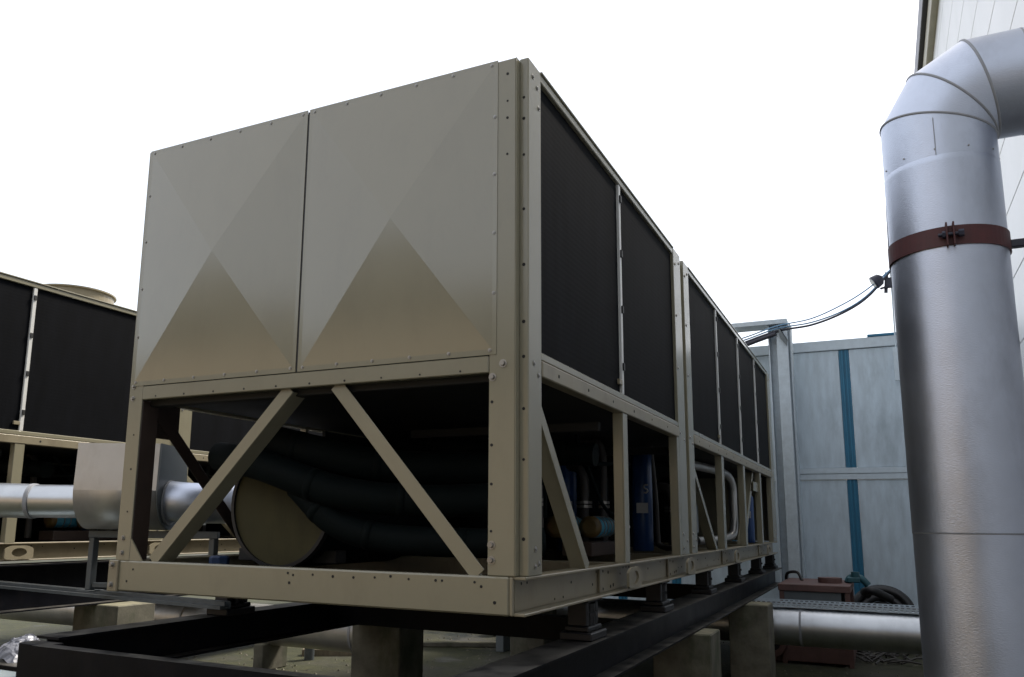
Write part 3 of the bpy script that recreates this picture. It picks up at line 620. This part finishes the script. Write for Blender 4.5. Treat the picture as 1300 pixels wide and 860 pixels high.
# ------------------------------------------------------------------ black beams
def ibeam(name, p, q, wd, ht, label, tf=0.012, tw=0.01):
    """H section; p, q are at the middle of its top face"""
    p, q = Vector(p), Vector(q); d = q-p; s_ = Vector((0, 0, 1)).cross(d.normalized()).normalized(); u = Vector((0, 0, 1))
    h = wd/2; prof = [(-h, 0), (h, 0), (h, -tf), (tw/2, -tf), (tw/2, -ht+tf), (h, -ht+tf), (h, -ht), (-h, -ht), (-h, -ht+tf), (-tw/2, -ht+tf), (-tw/2, -tf), (-h, -tf)]
    m = MB(); m.prism(prof, p, s_, u, d); o = m.build(name, 'black_steel'); tag(o, label, 'beam', 'black steel support beams'); return o
ZB = -0.2
right = ibeam('steel_beam', (-0.095, -0.50, ZB), (-0.095, 9.0, ZB), 0.2, 0.21, 'long black steel beam under the right side of the near chiller')
ibeam('steel_beam', (-2.37, -0.29, ZB), (-2.37, 8.9, ZB), 0.16, 0.2, 'long black steel beam under the left side of the near chiller')
m = MB(); m.box(-2.44, -2.24, -0.388, -0.295, ZB-0.19, ZB-0.02, 0.004); o = m.build('beam_cleat', 'black_steel'); o.parent = bpy.data.objects['steel_beam.001']
# front cross channel
m = MB(); m.prism([(0, 0), (0.07, 0), (0.07, -0.012), (0.01, -0.012), (0.01, -0.21), (0.07, -0.21), (0.07, -0.222), (0, -0.222)], (-2.25, -0.46, ZB-0.012), (0, 1, 0), (0, 0, 1), (2.05, 0, 0))
o = m.build('steel_beam', 'black_steel'); tag(o, 'black cross beam in the bottom foreground, in front of the near chiller', 'beam', 'black steel support beams')
ibeam('steel_beam', (-5.39, -1.5, -0.03), (-5.39, 8.9, -0.03), 0.24, 0.39, 'black steel beam at the left edge, under the far left chiller')
for y, lab in ((1.95, 'short black cross beam joining the long beams, nearer one under the near chiller'), (5.2, 'short black cross beam joining the long beams, far one under the near chiller')):
    m = MB(); m.box(-2.355, -0.11, y, y+0.1, -0.36, -0.215, 0.003); o = m.build('steel_beam', 'black_steel'); tag(o, lab, 'beam', 'black steel support beams')

def isolator(x, y, label, first=[]):
    if not first:
        t = thing('spring_isolator', (x, y, ZB+0.0005), label, 'isolator', 'black spring isolators between chiller and beam')
        m = MB(); m.box(x-0.09, x+0.075, y-0.125, y+0.125, ZB+0.001, ZB+0.04, 0.006); m.build('foot', 'isol', t)
        m = MB(); m.box(x-0.07, x+0.055, y-0.105, y+0.105, ZB+0.041, ZB+0.066, 0.006); m.build('step', 'isol', t)
        m = MB(); m.box(x-0.06, x+0.04, y-0.09, y-0.05, ZB+0.067, -0.02, 0.004); m.box(x-0.06, x+0.04, y+0.05, y+0.09, ZB+0.067, -0.02, 0.004); m.box(x-0.06, x+0.015, y-0.049, y+0.049, ZB+0.067, -0.02, 0.003); m.build('housing', 'isol', t)
        m = MB(); m.tube([(x+0.028, y, ZB+0.067), (x+0.028, y, -0.03)], 0.024, 12); m.cyl((x+0.028, y, -0.09), (x+0.028, y, -0.07), 0.036, 6, False); m.build('adjusting_bolt', 'isol', t)
        m = MB(); m.box(x-0.075, x+0.055, y-0.11, y+0.11, -0.0195, -0.002, 0.004); m.build('top_plate', 'isol', t)
        first.append(t); return t
    t = copy_tree(first[0]); t.location = (x, y, ZB+0.0005); t['label'] = label; return t
ordn = ['nearest the front corner', 'second back from the front corner', 'third back from the front corner', 'fourth back from the front corner', 'fifth back from the front corner', 'farthest from the front corner']
for y, s_ in zip((1.0, 2.5, 4.1, 5.7, 7.3, 8.6), ordn):
    isolator(-0.095, y, 'black spring isolator on the right beam, '+s_)
for y, s_ in ((0.9, 'front'), (2.6, 'farther')):
    isolator(-2.31, y, 'black spring isolator on the left beam, the %s one' % s_)

def pier(x0, x1, y0, y1, zt, label):
    m = MB(); m.box(x0, x1, y0, y1, G, zt, 0.009)
    o = m.build('concrete_pier', 'concrete'); tag(o, label, 'pier', 'concrete piers under the beams'); return o
pier(-0.30, 0.12, 3.12, 3.50, -0.411, 'mossy concrete pier under the right beam, the nearer of the two')
pier(-0.17, 0.21, 5.62, 6.02, -0.411, 'tall concrete pier under the right beam beside the ground pipe')
pier(-2.50, -2.06, 2.45, 2.82, -0.401, 'dark streaked concrete pier under the left beam in the centre foreground')
pier(-2.50, -2.10, 5.5, 5.9, -0.401, 'concrete pier farther back under the left beam')
pier(-5.58, -5.0, 2.36, 2.80, -0.421, 'pale topped concrete pier under the far left chiller')
pier(-5.58, -5.1, 0.6, 1.0, -0.421, 'dark concrete pier at the left edge of the picture')

# ------------------------------------------------------------------ aluminium pipe with box between the chillers
def side_pipe():
    t = thing('insulated_pipe', (-3.1, 0.7, 0.2), 'aluminium clad pipe with a large square insulation box, between the two chillers', 'pipe')
    d = Vector((0.90, 0.436, 0.0)).normalized(); s_ = Vector((0.436, -0.90, 0)).normalized()      # along, towards viewer
    c0 = Vector((-3.31, 0.575, 0.468)); r = 0.107
    A = c0-d*0.32; B = c0-d*1.3
    m = MB(); m.tube([A, c0+d*0.02], r*0.98, 28); m.build('pipe_section', 'cladx', t)
    m = MB(); m.tube([B+Vector((0, 0, 0.015)), A-d*0.0+Vector((0, 0, 0.0))], r*1.02, 28); m.build('pipe_section', 'cladx', t)
    m = MB(); m.tube([A-d*0.012, A+d*0.012], r*1.045, 28); m.build('seam_band', 'seam', t)
    # D shaped box: flat top, round bottom
    prof = []
    w_, top, n = 0.245, 0.345, 40
    prof += [(-w_*0.94, top), (w_*0.94, top-0.0)]
    for k in range(n+1):
        a = -math.pi*k/n; prof.append((math.cos(a)*w_, 0.05+math.sin(a)*w_))
    def dbox(c, L, name, k='cladbox'):
        m = MB(); m.prism(prof, c, s_, Vector((0, 0, 1)), d*L, True); return m.build(name, k, t)
    dbox(c0+d*0.0+Vector((0, 0, 0.02))-s_*0.1, 0.52, 'valve_box'); dbox(c0+d*0.521+Vector((0, 0, 0.021))-s_*0.1, 0.012, 'box_end_cap', 'galv')
    c1 = c0+d*0.53-s_*0.06
    m = MB(); m.tube(curve([c1+Vector((0, 0, 0.01)), c1+d*0.12, c1+d*0.24+Vector((0, 0, -0.0))-s_*0.06, c1+d*0.36-s_*0.2], 5), r*1.22, 28); m.build('elbow_section', 'clad', t)
    m = MB(); m.tube([c1+d*0.0, c1+d*0.014], r*1.35, 28); m.build('collar', 'seam', t)
    c2 = c0+d*0.98-s_*0.2
    m = MB(); m.prism([(a*0.95, b_*0.95) for a, b_ in prof], c2+Vector((0, 0, -0.06)), s_, Vector((0, 0, 1)), d*0.5, True); m.build('valve_box', 'cladbox', t)
    m = MB(); m.tube(curve([c2+d*0.12+Vector((0, 0, 0.05)), c2+d*0.14+Vector((0, 0, 0.30)), c2+d*0.3+Vector((0, 0, 0.36)), c2+d*0.6+Vector((0, 0, 0.30))], 5), 0.1, 24); m.build('branch_elbow', 'clad', t)
    m = MB(); p_ = c2+d*0.28-s_*0.35; m.box(p_.x-0.25, p_.x+0.1, p_.y, p_.y+0.1, 0.45, 0.86, 0.01); m.build('box_rear', 'galv', t)
side_pipe()
def stand():
    t = thing('pipe_stand', (-3.1, 0.75, -0.1), 'dark slotted steel stand carrying the insulation box', 'stand')
    d = Vector((0.90, 0.436, 0.0)).normalized(); a = Vector((-3.33, 0.70, -0.09)); b = a+d*0.78
    for p in (a, b):
        m = MB(); m.bar(p, p+Vector((0, 0, 0.33)), (1, 0, 0), 0.045, 0.045, 0.003); m.build('leg', 'galv', t)
        m = MB(); m.box(p.x-0.06, p.x+0.06, p.y-0.06, p.y+0.06, -0.097, -0.0905, 0.001); m.build('foot_plate', 'galv', t)
    m = MB(); m.bar(a+Vector((0, 0, 0.353))-d*0.03, b+Vector((0, 0, 0.353))+d*0.03, (0, 0, 1), 0.045, 0.045, 0.003); m.build('crossbar', 'galv', t)
    m = MB(); m.bar(a+Vector((0, 0, 0.03)), b+Vector((0, 0, 0.03)), (0, 0, 1), 0.03, 0.03, 0.003); m.build('lower_rail', 'galv', t)
stand()
m = MB()
a, b = Vector((-5.55, 1.09, -0.152)), Vector((-2.2, 0.74, -0.152)); d = (b-a); s_ = Vector((0, 0, 1)).cross(d.normalized()).normalized()
m.prism([(-.025, 0), (.025, 0), (.025, .043), (.012, .043), (.012, .036), (.019, .036), (.019, .006), (-.019, .006), (-.019, .036), (-.012, .036), (-.012, .043), (-.025, .043)], a, s_, Vector((0, 0, 1)), d)
m.prism([(-.055, 0), (-.028, 0), (-.028, .02), (-.055, .02)], a, s_, Vector((0, 0, 1)), d)
tag(m.build('slotted_channel', 'galv'), 'long grey slotted steel channel bridging the beams at lower left', 'channel')
t = thing('plastic_lid', (-2.05, 0.55, 0.15), 'dark blue plastic lid lying on the chiller base frame', 'block')  # blue plastic lid resting on the base frame
m = MB(); m.tube([(-2.06, 0.5, 0.10), (-2.06, 0.5, 0.155), (-2.06, 0.5, 0.165)], [0.055, 0.055, 0.045], 8, True, False); m.build('upper_piece', 'bluecap', t)
m = MB(); m.tube([(-2.06, 0.5, 0.085), (-2.06, 0.5, 0.099)], [0.075, 0.07], 8, True, False); m.build('lower_piece', 'bluecap', t)
m = MB(); m.box(-2.3+0.05, -0.12, 0.42, 0.56, 0.055, 0.084, 0.003); o = m.build('tray_angle', 'dark_inside', ch)

# ------------------------------------------------------------------ big vertical pipe on the right
def riser():
    X, Y, r = 1.62, 1.04, 0.23
    t = thing('clad_pipe', (X, Y, G), 'huge bright aluminium clad vertical pipe with an elbow at the right edge', 'pipe')
    n = 64
    def sec(p, q, name='pipe_section', rr=r, k='clad'):
        m = MB(); m.tube([p, q], rr, n); return m.build(name, k, t)
    def bead(c, d, rr=r+0.003):
        m = MB(); d = Vector(d).normalized(); m.tube([Vector(c)-d*0.0055, Vector(c)-d*0.003, Vector(c)+d*0.003, Vector(c)+d*0.0055], [rr-0.002, rr+0.001, rr+0.001, rr-0.002], n); m.build('seam_bead', 'seam', t)
    sec((X, Y, G), (X, Y, 0.34)); sec((X, Y, 0.3405), (X, Y, 1.93), rr=r+0.0015)
    bead((X, Y, 0.342), (0, 0, 1), r+0.0005)
    m = MB(); m.tube([(X, Y, 1.905), (X, Y, 1.907), (X, Y, 1.955), (X, Y, 1.957)], [r+0.0002, r+0.0014, r+0.0014, r+0.0002], n); m.build('lap_band', 'clad', t)
    # mitred elbow: segments tangent to a circle about c, cut by radial planes
    R = r+0.012; c = Vector((X+R, Y, 2.085)); ey = Vector((0, 1, 0))
    def plane_ring(dirn, cut, rr=r):
        a, b_ = math.radians(dirn), math.radians(cut)
        ad = Vector((math.sin(a), 0, math.cos(a))); ap = c + Vector((-math.cos(a), 0, math.sin(a)))*R; e2 = ad.cross(ey); nrm = Vector((math.sin(b_), 0, math.cos(b_)))
        return [p + ad*((c-p).dot(nrm)/ad.dot(nrm)) for p in (ap + (ey*math.cos(2*math.pi*j/n)+e2*math.sin(2*math.pi*j/n))*rr for j in range(n))]
    def loft(rings, name, k, cap=True):
        m = MB(); vs = [p for q in rings for p in q]; m.add(vs, [(i*n+j, i*n+(j+1) % n, (i+1)*n+(j+1) % n, (i+1)*n+j) for i in range(len(rings)-1) for j in range(n)], True)
        if cap: m.add(rings[0], [tuple(range(n))[::-1]]); m.add(rings[-1], [tuple(range(n))])
        return m.build(name, k, t)
    lo = [Vector((p.x, p.y, 1.9305)) for p in plane_ring(0, 0)]
    loft([lo, plane_ring(0, 15)], 'pipe_section', 'clad')
    loft([plane_ring(30, 15), plane_ring(30, 45)], 'elbow_segment', 'clad'); loft([plane_ring(60, 45), plane_ring(60, 75)], 'elbow_segment', 'clad')
    hi = [Vector((c.x+0.10, p.y, p.z)) for p in plane_ring(90, 90)]
    loft([plane_ring(90, 75), hi], 'pipe_section', 'clad')
    for dn, cu in ((0, 15), (30, 45), (60, 75)):
        b_ = math.radians(cu); nn = Vector((math.sin(b_), 0, math.cos(b_)))
        Q = plane_ring(dn, cu); Q2 = plane_ring(dn, cu, r+0.004)
        loft([[p-nn*0.006 for p in Q], [p-nn*0.0035 for p in Q2], [p+nn*0.0035 for p in Q2], [p+nn*0.006 for p in Q]], 'seam_bead', 'seam', False)
    zc = c.z+R
    bead((c.x+0.1, Y, zc), (1, 0, 0), r); sec((c.x+0.1005, Y, zc), (2.59, Y, zc))
    # lengthwise lap seams on the segments
    m = MB(); m.bar((X-0.03, Y-r-0.0005, 1.96), (X-0.03, Y-r-0.0005, 2.13), (1, 0, 0), 0.003, 0.004, 0); m.build('lap_seam', 'seam', t)
    # rivets
    m = MB()
    for k in range(11):
        a = 2*math.pi*k/11; d = Vector((math.cos(a), math.sin(a), 0)); 
        for z in (1.985,): m.cyl(Vector((X, Y, z))+d*(r-0.002), Vector((X, Y, z))+d*(r+0.003), 0.004, 6)
    m.build('rivet', 'screw', t, 'stuff')
    # clamp
    zc_ = 1.585; m = MB()
    m.ring((X, Y, zc_-0.042), (0, 0, 1), r+0.009, r-0.004, 0.084, n); cl = m.build('clamp_band', 'redband', t)
    ang = math.atan2(-3.0-Y, 1.28-X)+0.06; d = Vector((math.cos(ang), math.sin(ang), 0)); sd = Vector((-d.y, d.x, 0)); p0 = Vector((X, Y, zc_))+d*(r+0.009)
    for k in (-1, 1):
        m = MB(); m.obox(p0+sd*0.013*k+d*0.012, d, sd, (0, 0, 1), (0.02, 0.0035, 0.05), 0.002); m.build('clamp_lug', 'redband', cl)
    m = MB(); m.cyl(p0-sd*0.045+d*0.014, p0+sd*0.05+d*0.014, 0.008, 8); m.cyl(p0+sd*0.03+d*0.014, p0+sd*0.05+d*0.014, 0.016, 6, False); m.cyl(p0-sd*0.03+d*0.014, p0-sd*0.018+d*0.014, 0.016, 6, False); m.build('clamp_bolt', 'gutter', cl)
    m = MB(); m.bar((X+r+0.005, Y, zc_), (2.595, Y, zc_+0.0), (0, 0, 1), 0.035, 0.035, 0.004); m.build('wall_bracket', 'gutter', t)
    m = MB(); m.bar((X+r+0.06, Y+0.1, 1.16), (2.595, Y+0.3, 1.62), (0, 0, 1), 0.05, 0.05, 0.004); m.build('wall_strut', 'gutter', t)
riser()

# ------------------------------------------------------------------ pipes, tray and pump on the ground
YP = 6.3
def ground_pipe():
    t = thing('ground_pipe', (0.5, YP, G), 'dull aluminium clad pipe running low across the yard behind the tall pipe', 'pipe')
    edges = [-6.0, -3.9, -1.9, 0.45, 2.59]; r = 0.188; zc = -0.672
    for a, b_ in zip(edges[:-1], edges[1:]):
        m = MB(); m.tube([(a+0.001, YP, zc), (b_, YP, zc)], r, 40); m.build('pipe_section', 'cladx', t)
    for x in edges[1:-1]:
        m = MB(); m.tube([(x-0.01, YP, zc), (x+0.01, YP, zc)], r+0.005, 40); m.build('seam_band', 'seam', t)
    for x in (-4.5, -2.9, -0.9, 1.9):
        m = MB(); m.box(x-0.05, x+0.05, YP-0.2, YP+0.2, G, zc-r+0.03, 0.006); m.build('support', 'greyplate', t)
ground_pipe()
def tray():
    t = thing('cable_tray', (0.9, YP+0.1, -0.5), 'perforated galvanised cable tray lying above the low pipe', 'cable tray')
    x0, x1, y0, y1, z0 = -0.1, 2.3, YP-0.06, YP+0.22, -0.475
    m = MB(); m.box(x0, x1, y0, y1, z0, z0+0.003, 0); 
    for y in (y0, y1):
        # side wall with real slots: thin bars and bridges
        m.box(x0, x1, y-0.001, y+0.001, z0+0.0035, z0+0.013, 0); m.box(x0, x1, y-0.001, y+0.001, z0+0.0255, z0+0.043, 0); m.box(x0, x1, y-0.001, y+0.001, z0+0.052, z0+0.06, 0)
        n = 48
        for k in range(n):
            x = x0+(x1-x0)*k/n
            m.box(x, x+0.022, y-0.001, y+0.001, z0+0.0131, z0+0.0254, 0); m.box(x+0.01, x+0.03, y-0.001, y+0.001, z0+0.0431, z0+0.0519, 0)
    m.build('tray_body', 'flash', t)
    m = MB(); m.tube(curve([(x0, YP+0.06, z0+0.03), (0.6, YP+0.1, z0+0.025), (1.3, YP+0.03, z0+0.03), (2.3, YP+0.08, z0+0.025)], 6), 0.018, 8); m.build('cable', 'cableblack', t)
tray()
def pump():
    t = thing('pump_set', (0.55, 7.6, G), 'faded red boxed pump set on the ground in front of the screen wall', 'pump')
    x0, x1, y0, y1 = 0.17, 0.90, 7.0, 8.2
    zt = -0.285
    for a, b_ in ((x0, y0), (x1-0.05, y0), (x0, y1-0.05), (x1-0.05, y1-0.05)):
        m = MB(); m.box(a, a+0.05, b_, b_+0.05, G, zt-0.06, 0.004); m.build('frame_post', 'redox', t)
    m = MB(); m.box(x0-0.01, x1+0.01, y0-0.01, y1, zt-0.075, zt, 0.006); m.build('hood', 'redox', t)
    m = MB(); m.box(x0+0.05, x1-0.09, y0+0.02, y0+0.03, zt-0.25, zt-0.077, 0.002); m.build('grey_plate', 'greyplate', t)
    m = MB(); m.box(x0+0.05, x1-0.05, y0+0.005, y0+0.04, zt-0.30, zt-0.251, 0.004); m.box(x0-0.004, x0+0.03, y0+0.05, y1-0.05, zt-0.30, zt-0.251, 0.004); m.build('frame_rail', 'redox', t)
    m = MB(); m.box(x0+0.03, x1, y0+0.002, y1-0.06, G+0.03, zt-0.302, 0.008); m.build('tank', 'redox', t)
    m = MB(); m.box(x0+0.06, x1-0.06, y0+0.2, y1-0.1, zt-0.3, zt-0.08, 0.01); m.build('engine_block', 'dark_inside', t)
    m = MB(); m.cyl((0.68, 7.5, zt), (0.68, 7.5, zt+0.06), 0.13, 18); m.build('filler_cap', 'redox', t)
    m = MB(); m.tube(curve([(0.86, 7.6, zt), (0.9, 7.62, zt+0.06), (1.0, 7.6, zt+0.06), (1.08, 7.6, zt-0.02)], 5), 0.04, 10); m.box(0.86, 1.0, 7.5, 7.66, zt+0.01, zt+0.07, 0.01); m.cyl((0.95, 7.55, zt+0.071), (0.95, 7.55, zt+0.13), 0.045, 8); m.build('valve', 'teal', t)
    m = MB(); m.tube(curve([(0.16, 7.9, zt-0.06), (0.18, 7.85, zt+0.07), (0.3, 7.8, zt+0.09), (0.36, 7.7, zt)], 5), 0.018, 8); m.build('hose', 'rubber', t)
    # volute with open flange at the left front
    c = Vector((0.07, 6.95, -0.93))
    m = MB(); m.tube([c+Vector((0, 0.24, 0)), c+Vector((0, 0.08, 0)), c+Vector((0, 0.03, 0)), c], [0.10, 0.16, 0.16, 0.13], 24, True); m.box(0.0, 0.16, 7.1, 7.25, G, -0.95, 0.01); v = m.build('volute', 'redox', t)
    m = MB(); m.ring(c-Vector((0, 0.03, 0)), (0, 1, 0), 0.15, 0.09, 0.03, 24); m.build('flange', 'redox', v)
    m = MB(); m.cyl(c+Vector((0, -0.004, 0)), c+Vector((0, -0.002, 0)), 0.09, 20); m.build('inlet_bore', 'hole', v)
    m = MB(); m.ring((-0.03, 7.05, -0.77), (0, 0, 1), 0.17, 0.1, 0.03, 24); m.tube([(-0.03, 7.05, -0.77), (-0.03, 7.05, -0.95)], 0.1, 16, False); m.build('outlet_flange', 'redox', v)
pump()
def hosecoil():
    t = thing('hose_coil', (1.25, 8.6, G), 'coil of thick black hose leaning beside the red pump', 'hose')
    for k, (rr, off) in enumerate(((0.30, 0), (0.21, 0.0), (0.11, 0.01), (0.29, 0.10), (0.30, 0.19))):
        m = MB(); pts = [(1.20+rr*1.12*math.cos(a*2*math.pi/40), 8.6+off+0.10*math.sin(a*2*math.pi/40), -0.72+rr*math.sin(a*2*math.pi/40)) for a in range(41)]
        m.tube(pts, 0.05, 12, False); m.build('hose_turn', 'rubber', t)
    m = MB(); m.tube(curve([(1.05, 8.3, -0.46), (1.02, 8.2, -0.42), (1.12, 8.1, -0.40), (1.3, 8.3, -0.5)], 5), 0.05, 12); m.build('loose_end', 'rubber', t)
    m = MB(); m.box(1.0, 1.75, 8.5, 9.0, G, G+0.07, 0.01); m.build('pallet_board', 'plank', t)
hosecoil()
def debris():
    m = MB(); random.seed(4)
    for k in range(34):
        a = Vector((1.0+random.random()*0.75, 7.4+random.random()*0.9, G+0.02)); b_ = a+Vector((random.uniform(-.35, .35), random.uniform(-.3, .3), random.uniform(0.0, 0.10)))
        m.tube([a, (a+b_)/2+Vector((0, 0, 0.03)), b_], 0.012, 5)
    o = m.build('scrap_offcuts', 'hosegrey'); o['kind'] = 'stuff'; o['label'] = 'tangle of dark wire and offcuts on the ground by the pump'
debris()
def gravel():
    random.seed(21); m = MB()
    for k in range(1500):
        x, y = random.uniform(-7.5, 2.3), random.uniform(1.5, 10.0); r = random.uniform(0.008, 0.028); a = random.random()*6.28
        d = Vector((math.cos(a), math.sin(a), 0)); q = Vector((-d.y, d.x, 0)); c = Vector((x, y, G))
        vs = [c+d*r, c+q*r*0.7, c-d*r, c-q*r*0.8, c+Vector((0, 0, r*0.8))+d*r*0.2]
        m.add(vs, [(0, 1, 4), (1, 2, 4), (2, 3, 4), (3, 0, 4)])
    o = m.build('gravel', 'concrete'); o['kind'] = 'stuff'; o['label'] = 'loose grit and small stones scattered on the yard'
gravel()
# second pipe low at the left
t = thing('ground_pipe', (-5, 4.0, G), 'old grey pipe lying low under the left of the near chiller', 'pipe')
for a, b_ in ((-9, -5.6), (-5.59, -3.4), (-3.39, -2.95)):
    m = MB(); m.tube([(a, 3.9, -0.71), (b_, 3.9, -0.71)], 0.20, 32); m.build('pipe_section', 'cladbox', t)
for x in (-5.6, -3.4):
    m = MB(); m.tube([(x-0.012, 3.9, -0.71), (x+0.012, 3.9, -0.71)], 0.206, 32); m.build('seam_band', 'seam', t)
for x in (-6.3, -4.5):
    m = MB(); m.box(x-0.06, x+0.06, 3.7, 4.1, G, -0.88, 0.01); m.build('support', 'concrete', t)
m = MB(); m.box(-7.6, -7.1, 4.6, 5.0, G, -0.86, 0.02); tag(m.build('concrete_block', 'concrete'), 'small mossy concrete block on the ground at far left', 'block')
m = MB(); m.bar((-4.75, 4.75, G+0.035), (-4.2, 5.1, G+0.035), (0, 0, 1), 0.08, 0.14, 0.006); tag(m.build('timber_plank', 'plank'), 'weathered timber lying on mossy ground under the near chiller', 'timber')
m = MB(); m.cyl((-4.5, 4.55, G), (-4.5, 4.55, G+0.2), 0.055, 14); m.cyl((-4.5, 4.55, G+0.2), (-4.5, 4.55, G+0.23), 0.07, 14); tag(m.build('drain_stub', 'galv'), 'short grey capped drain stub on the ground by the timber', 'pipe stub')
# kerb edge of the path and loose wheels
m = MB(); pts = [(-3.9, 6.0), (-2.9, 6.55), (-2.0, 7.6), (-1.2, 8.9)]
for p, q in zip(pts[:-1], pts[1:]): m.bar((*p, G+0.03), (*q, G+0.03), (0, 0, 1), 0.06, 0.08, 0.01)
o = m.build('path_edge', 'concrete'); o['kind'] = 'structure'
for k, (x, y) in enumerate(((-3.55, 7.4), (-3.1, 7.6))):
    t = thing('rubber_wheel', (x, y, G), 'small dark rubber wheel on the ground under the chiller, %s one' % ('left' if k == 0 else 'right'), 'wheel', 'small wheels under the chiller')
    m = MB(); m.ring((x-0.04, y, G+0.17), (1, 0.3, 0), 0.17, 0.09, 0.09, 24); m.build('tyre', 'rubber', t)
    m = MB(); m.cyl((x-0.02, y, G+0.17), (x+0.035, y+0.01, G+0.17), 0.088, 16); m.build('rim', 'greyplate', t)
# crumpled plastic and board at lower left
def plastic():
    random.seed(11); n = 34; vs = []; c = Vector((-4.5, 1.1, -0.665))
    from mathutils import noise
    for i in range(n):
        for j in range(n):
            u, v = i/(n-1)*2-1, j/(n-1)*2-1
            h = max(0, 1-(u*u+v*v)*0.8); nz = noise.noise(Vector((u*1.7, v*1.7, 3)))+0.6*abs(noise.noise(Vector((u*6, v*6, 1))))
            vs.append(c+Vector((u*0.20+0.025*nz, v*0.18+0.03*noise.noise(Vector((u*5, v*5, 9))), 0.15*h+0.05*nz*h)))
    m = MB(); m.add(vs, [(i*n+j, (i+1)*n+j, (i+1)*n+j+1, i*n+j+1) for i in range(n-1) for j in range(n-1)])
    o = m.build('plastic_sheet', mat('crumpled_clear_plastic', (0.22, 0.23, 0.27), 0.4, 0, 0.3, 8, spec=0.6)); tag(o, 'crumpled pale plastic sheeting heaped at the lower left edge', 'plastic sheet')
    m = MB(); m.box(-4.95, -4.1, 0.85, 1.35, -0.70, -0.66, 0.005)
    for x in (-4.9, -4.2):
        for y in (0.9, 1.25): m.box(x, x+0.06, y, y+0.06, G, -0.701, 0.003)
    tag(m.build('low_bench', 'black_steel'), 'low dark bench under the crumpled plastic at lower left', 'bench')
    m = MB(); m.box(-4.1, -3.3, 0.0, 0.50, -0.62, -0.595, 0.003); m.box(-4.05, -3.95, 0.05, 0.45, G, -0.621, 0.003); m.box(-3.45, -3.35, 0.05, 0.45, G, -0.621, 0.003)
    tag(m.build('sheet_board', 'board'), 'pale blue grey board in the bottom left corner', 'board')
plastic()
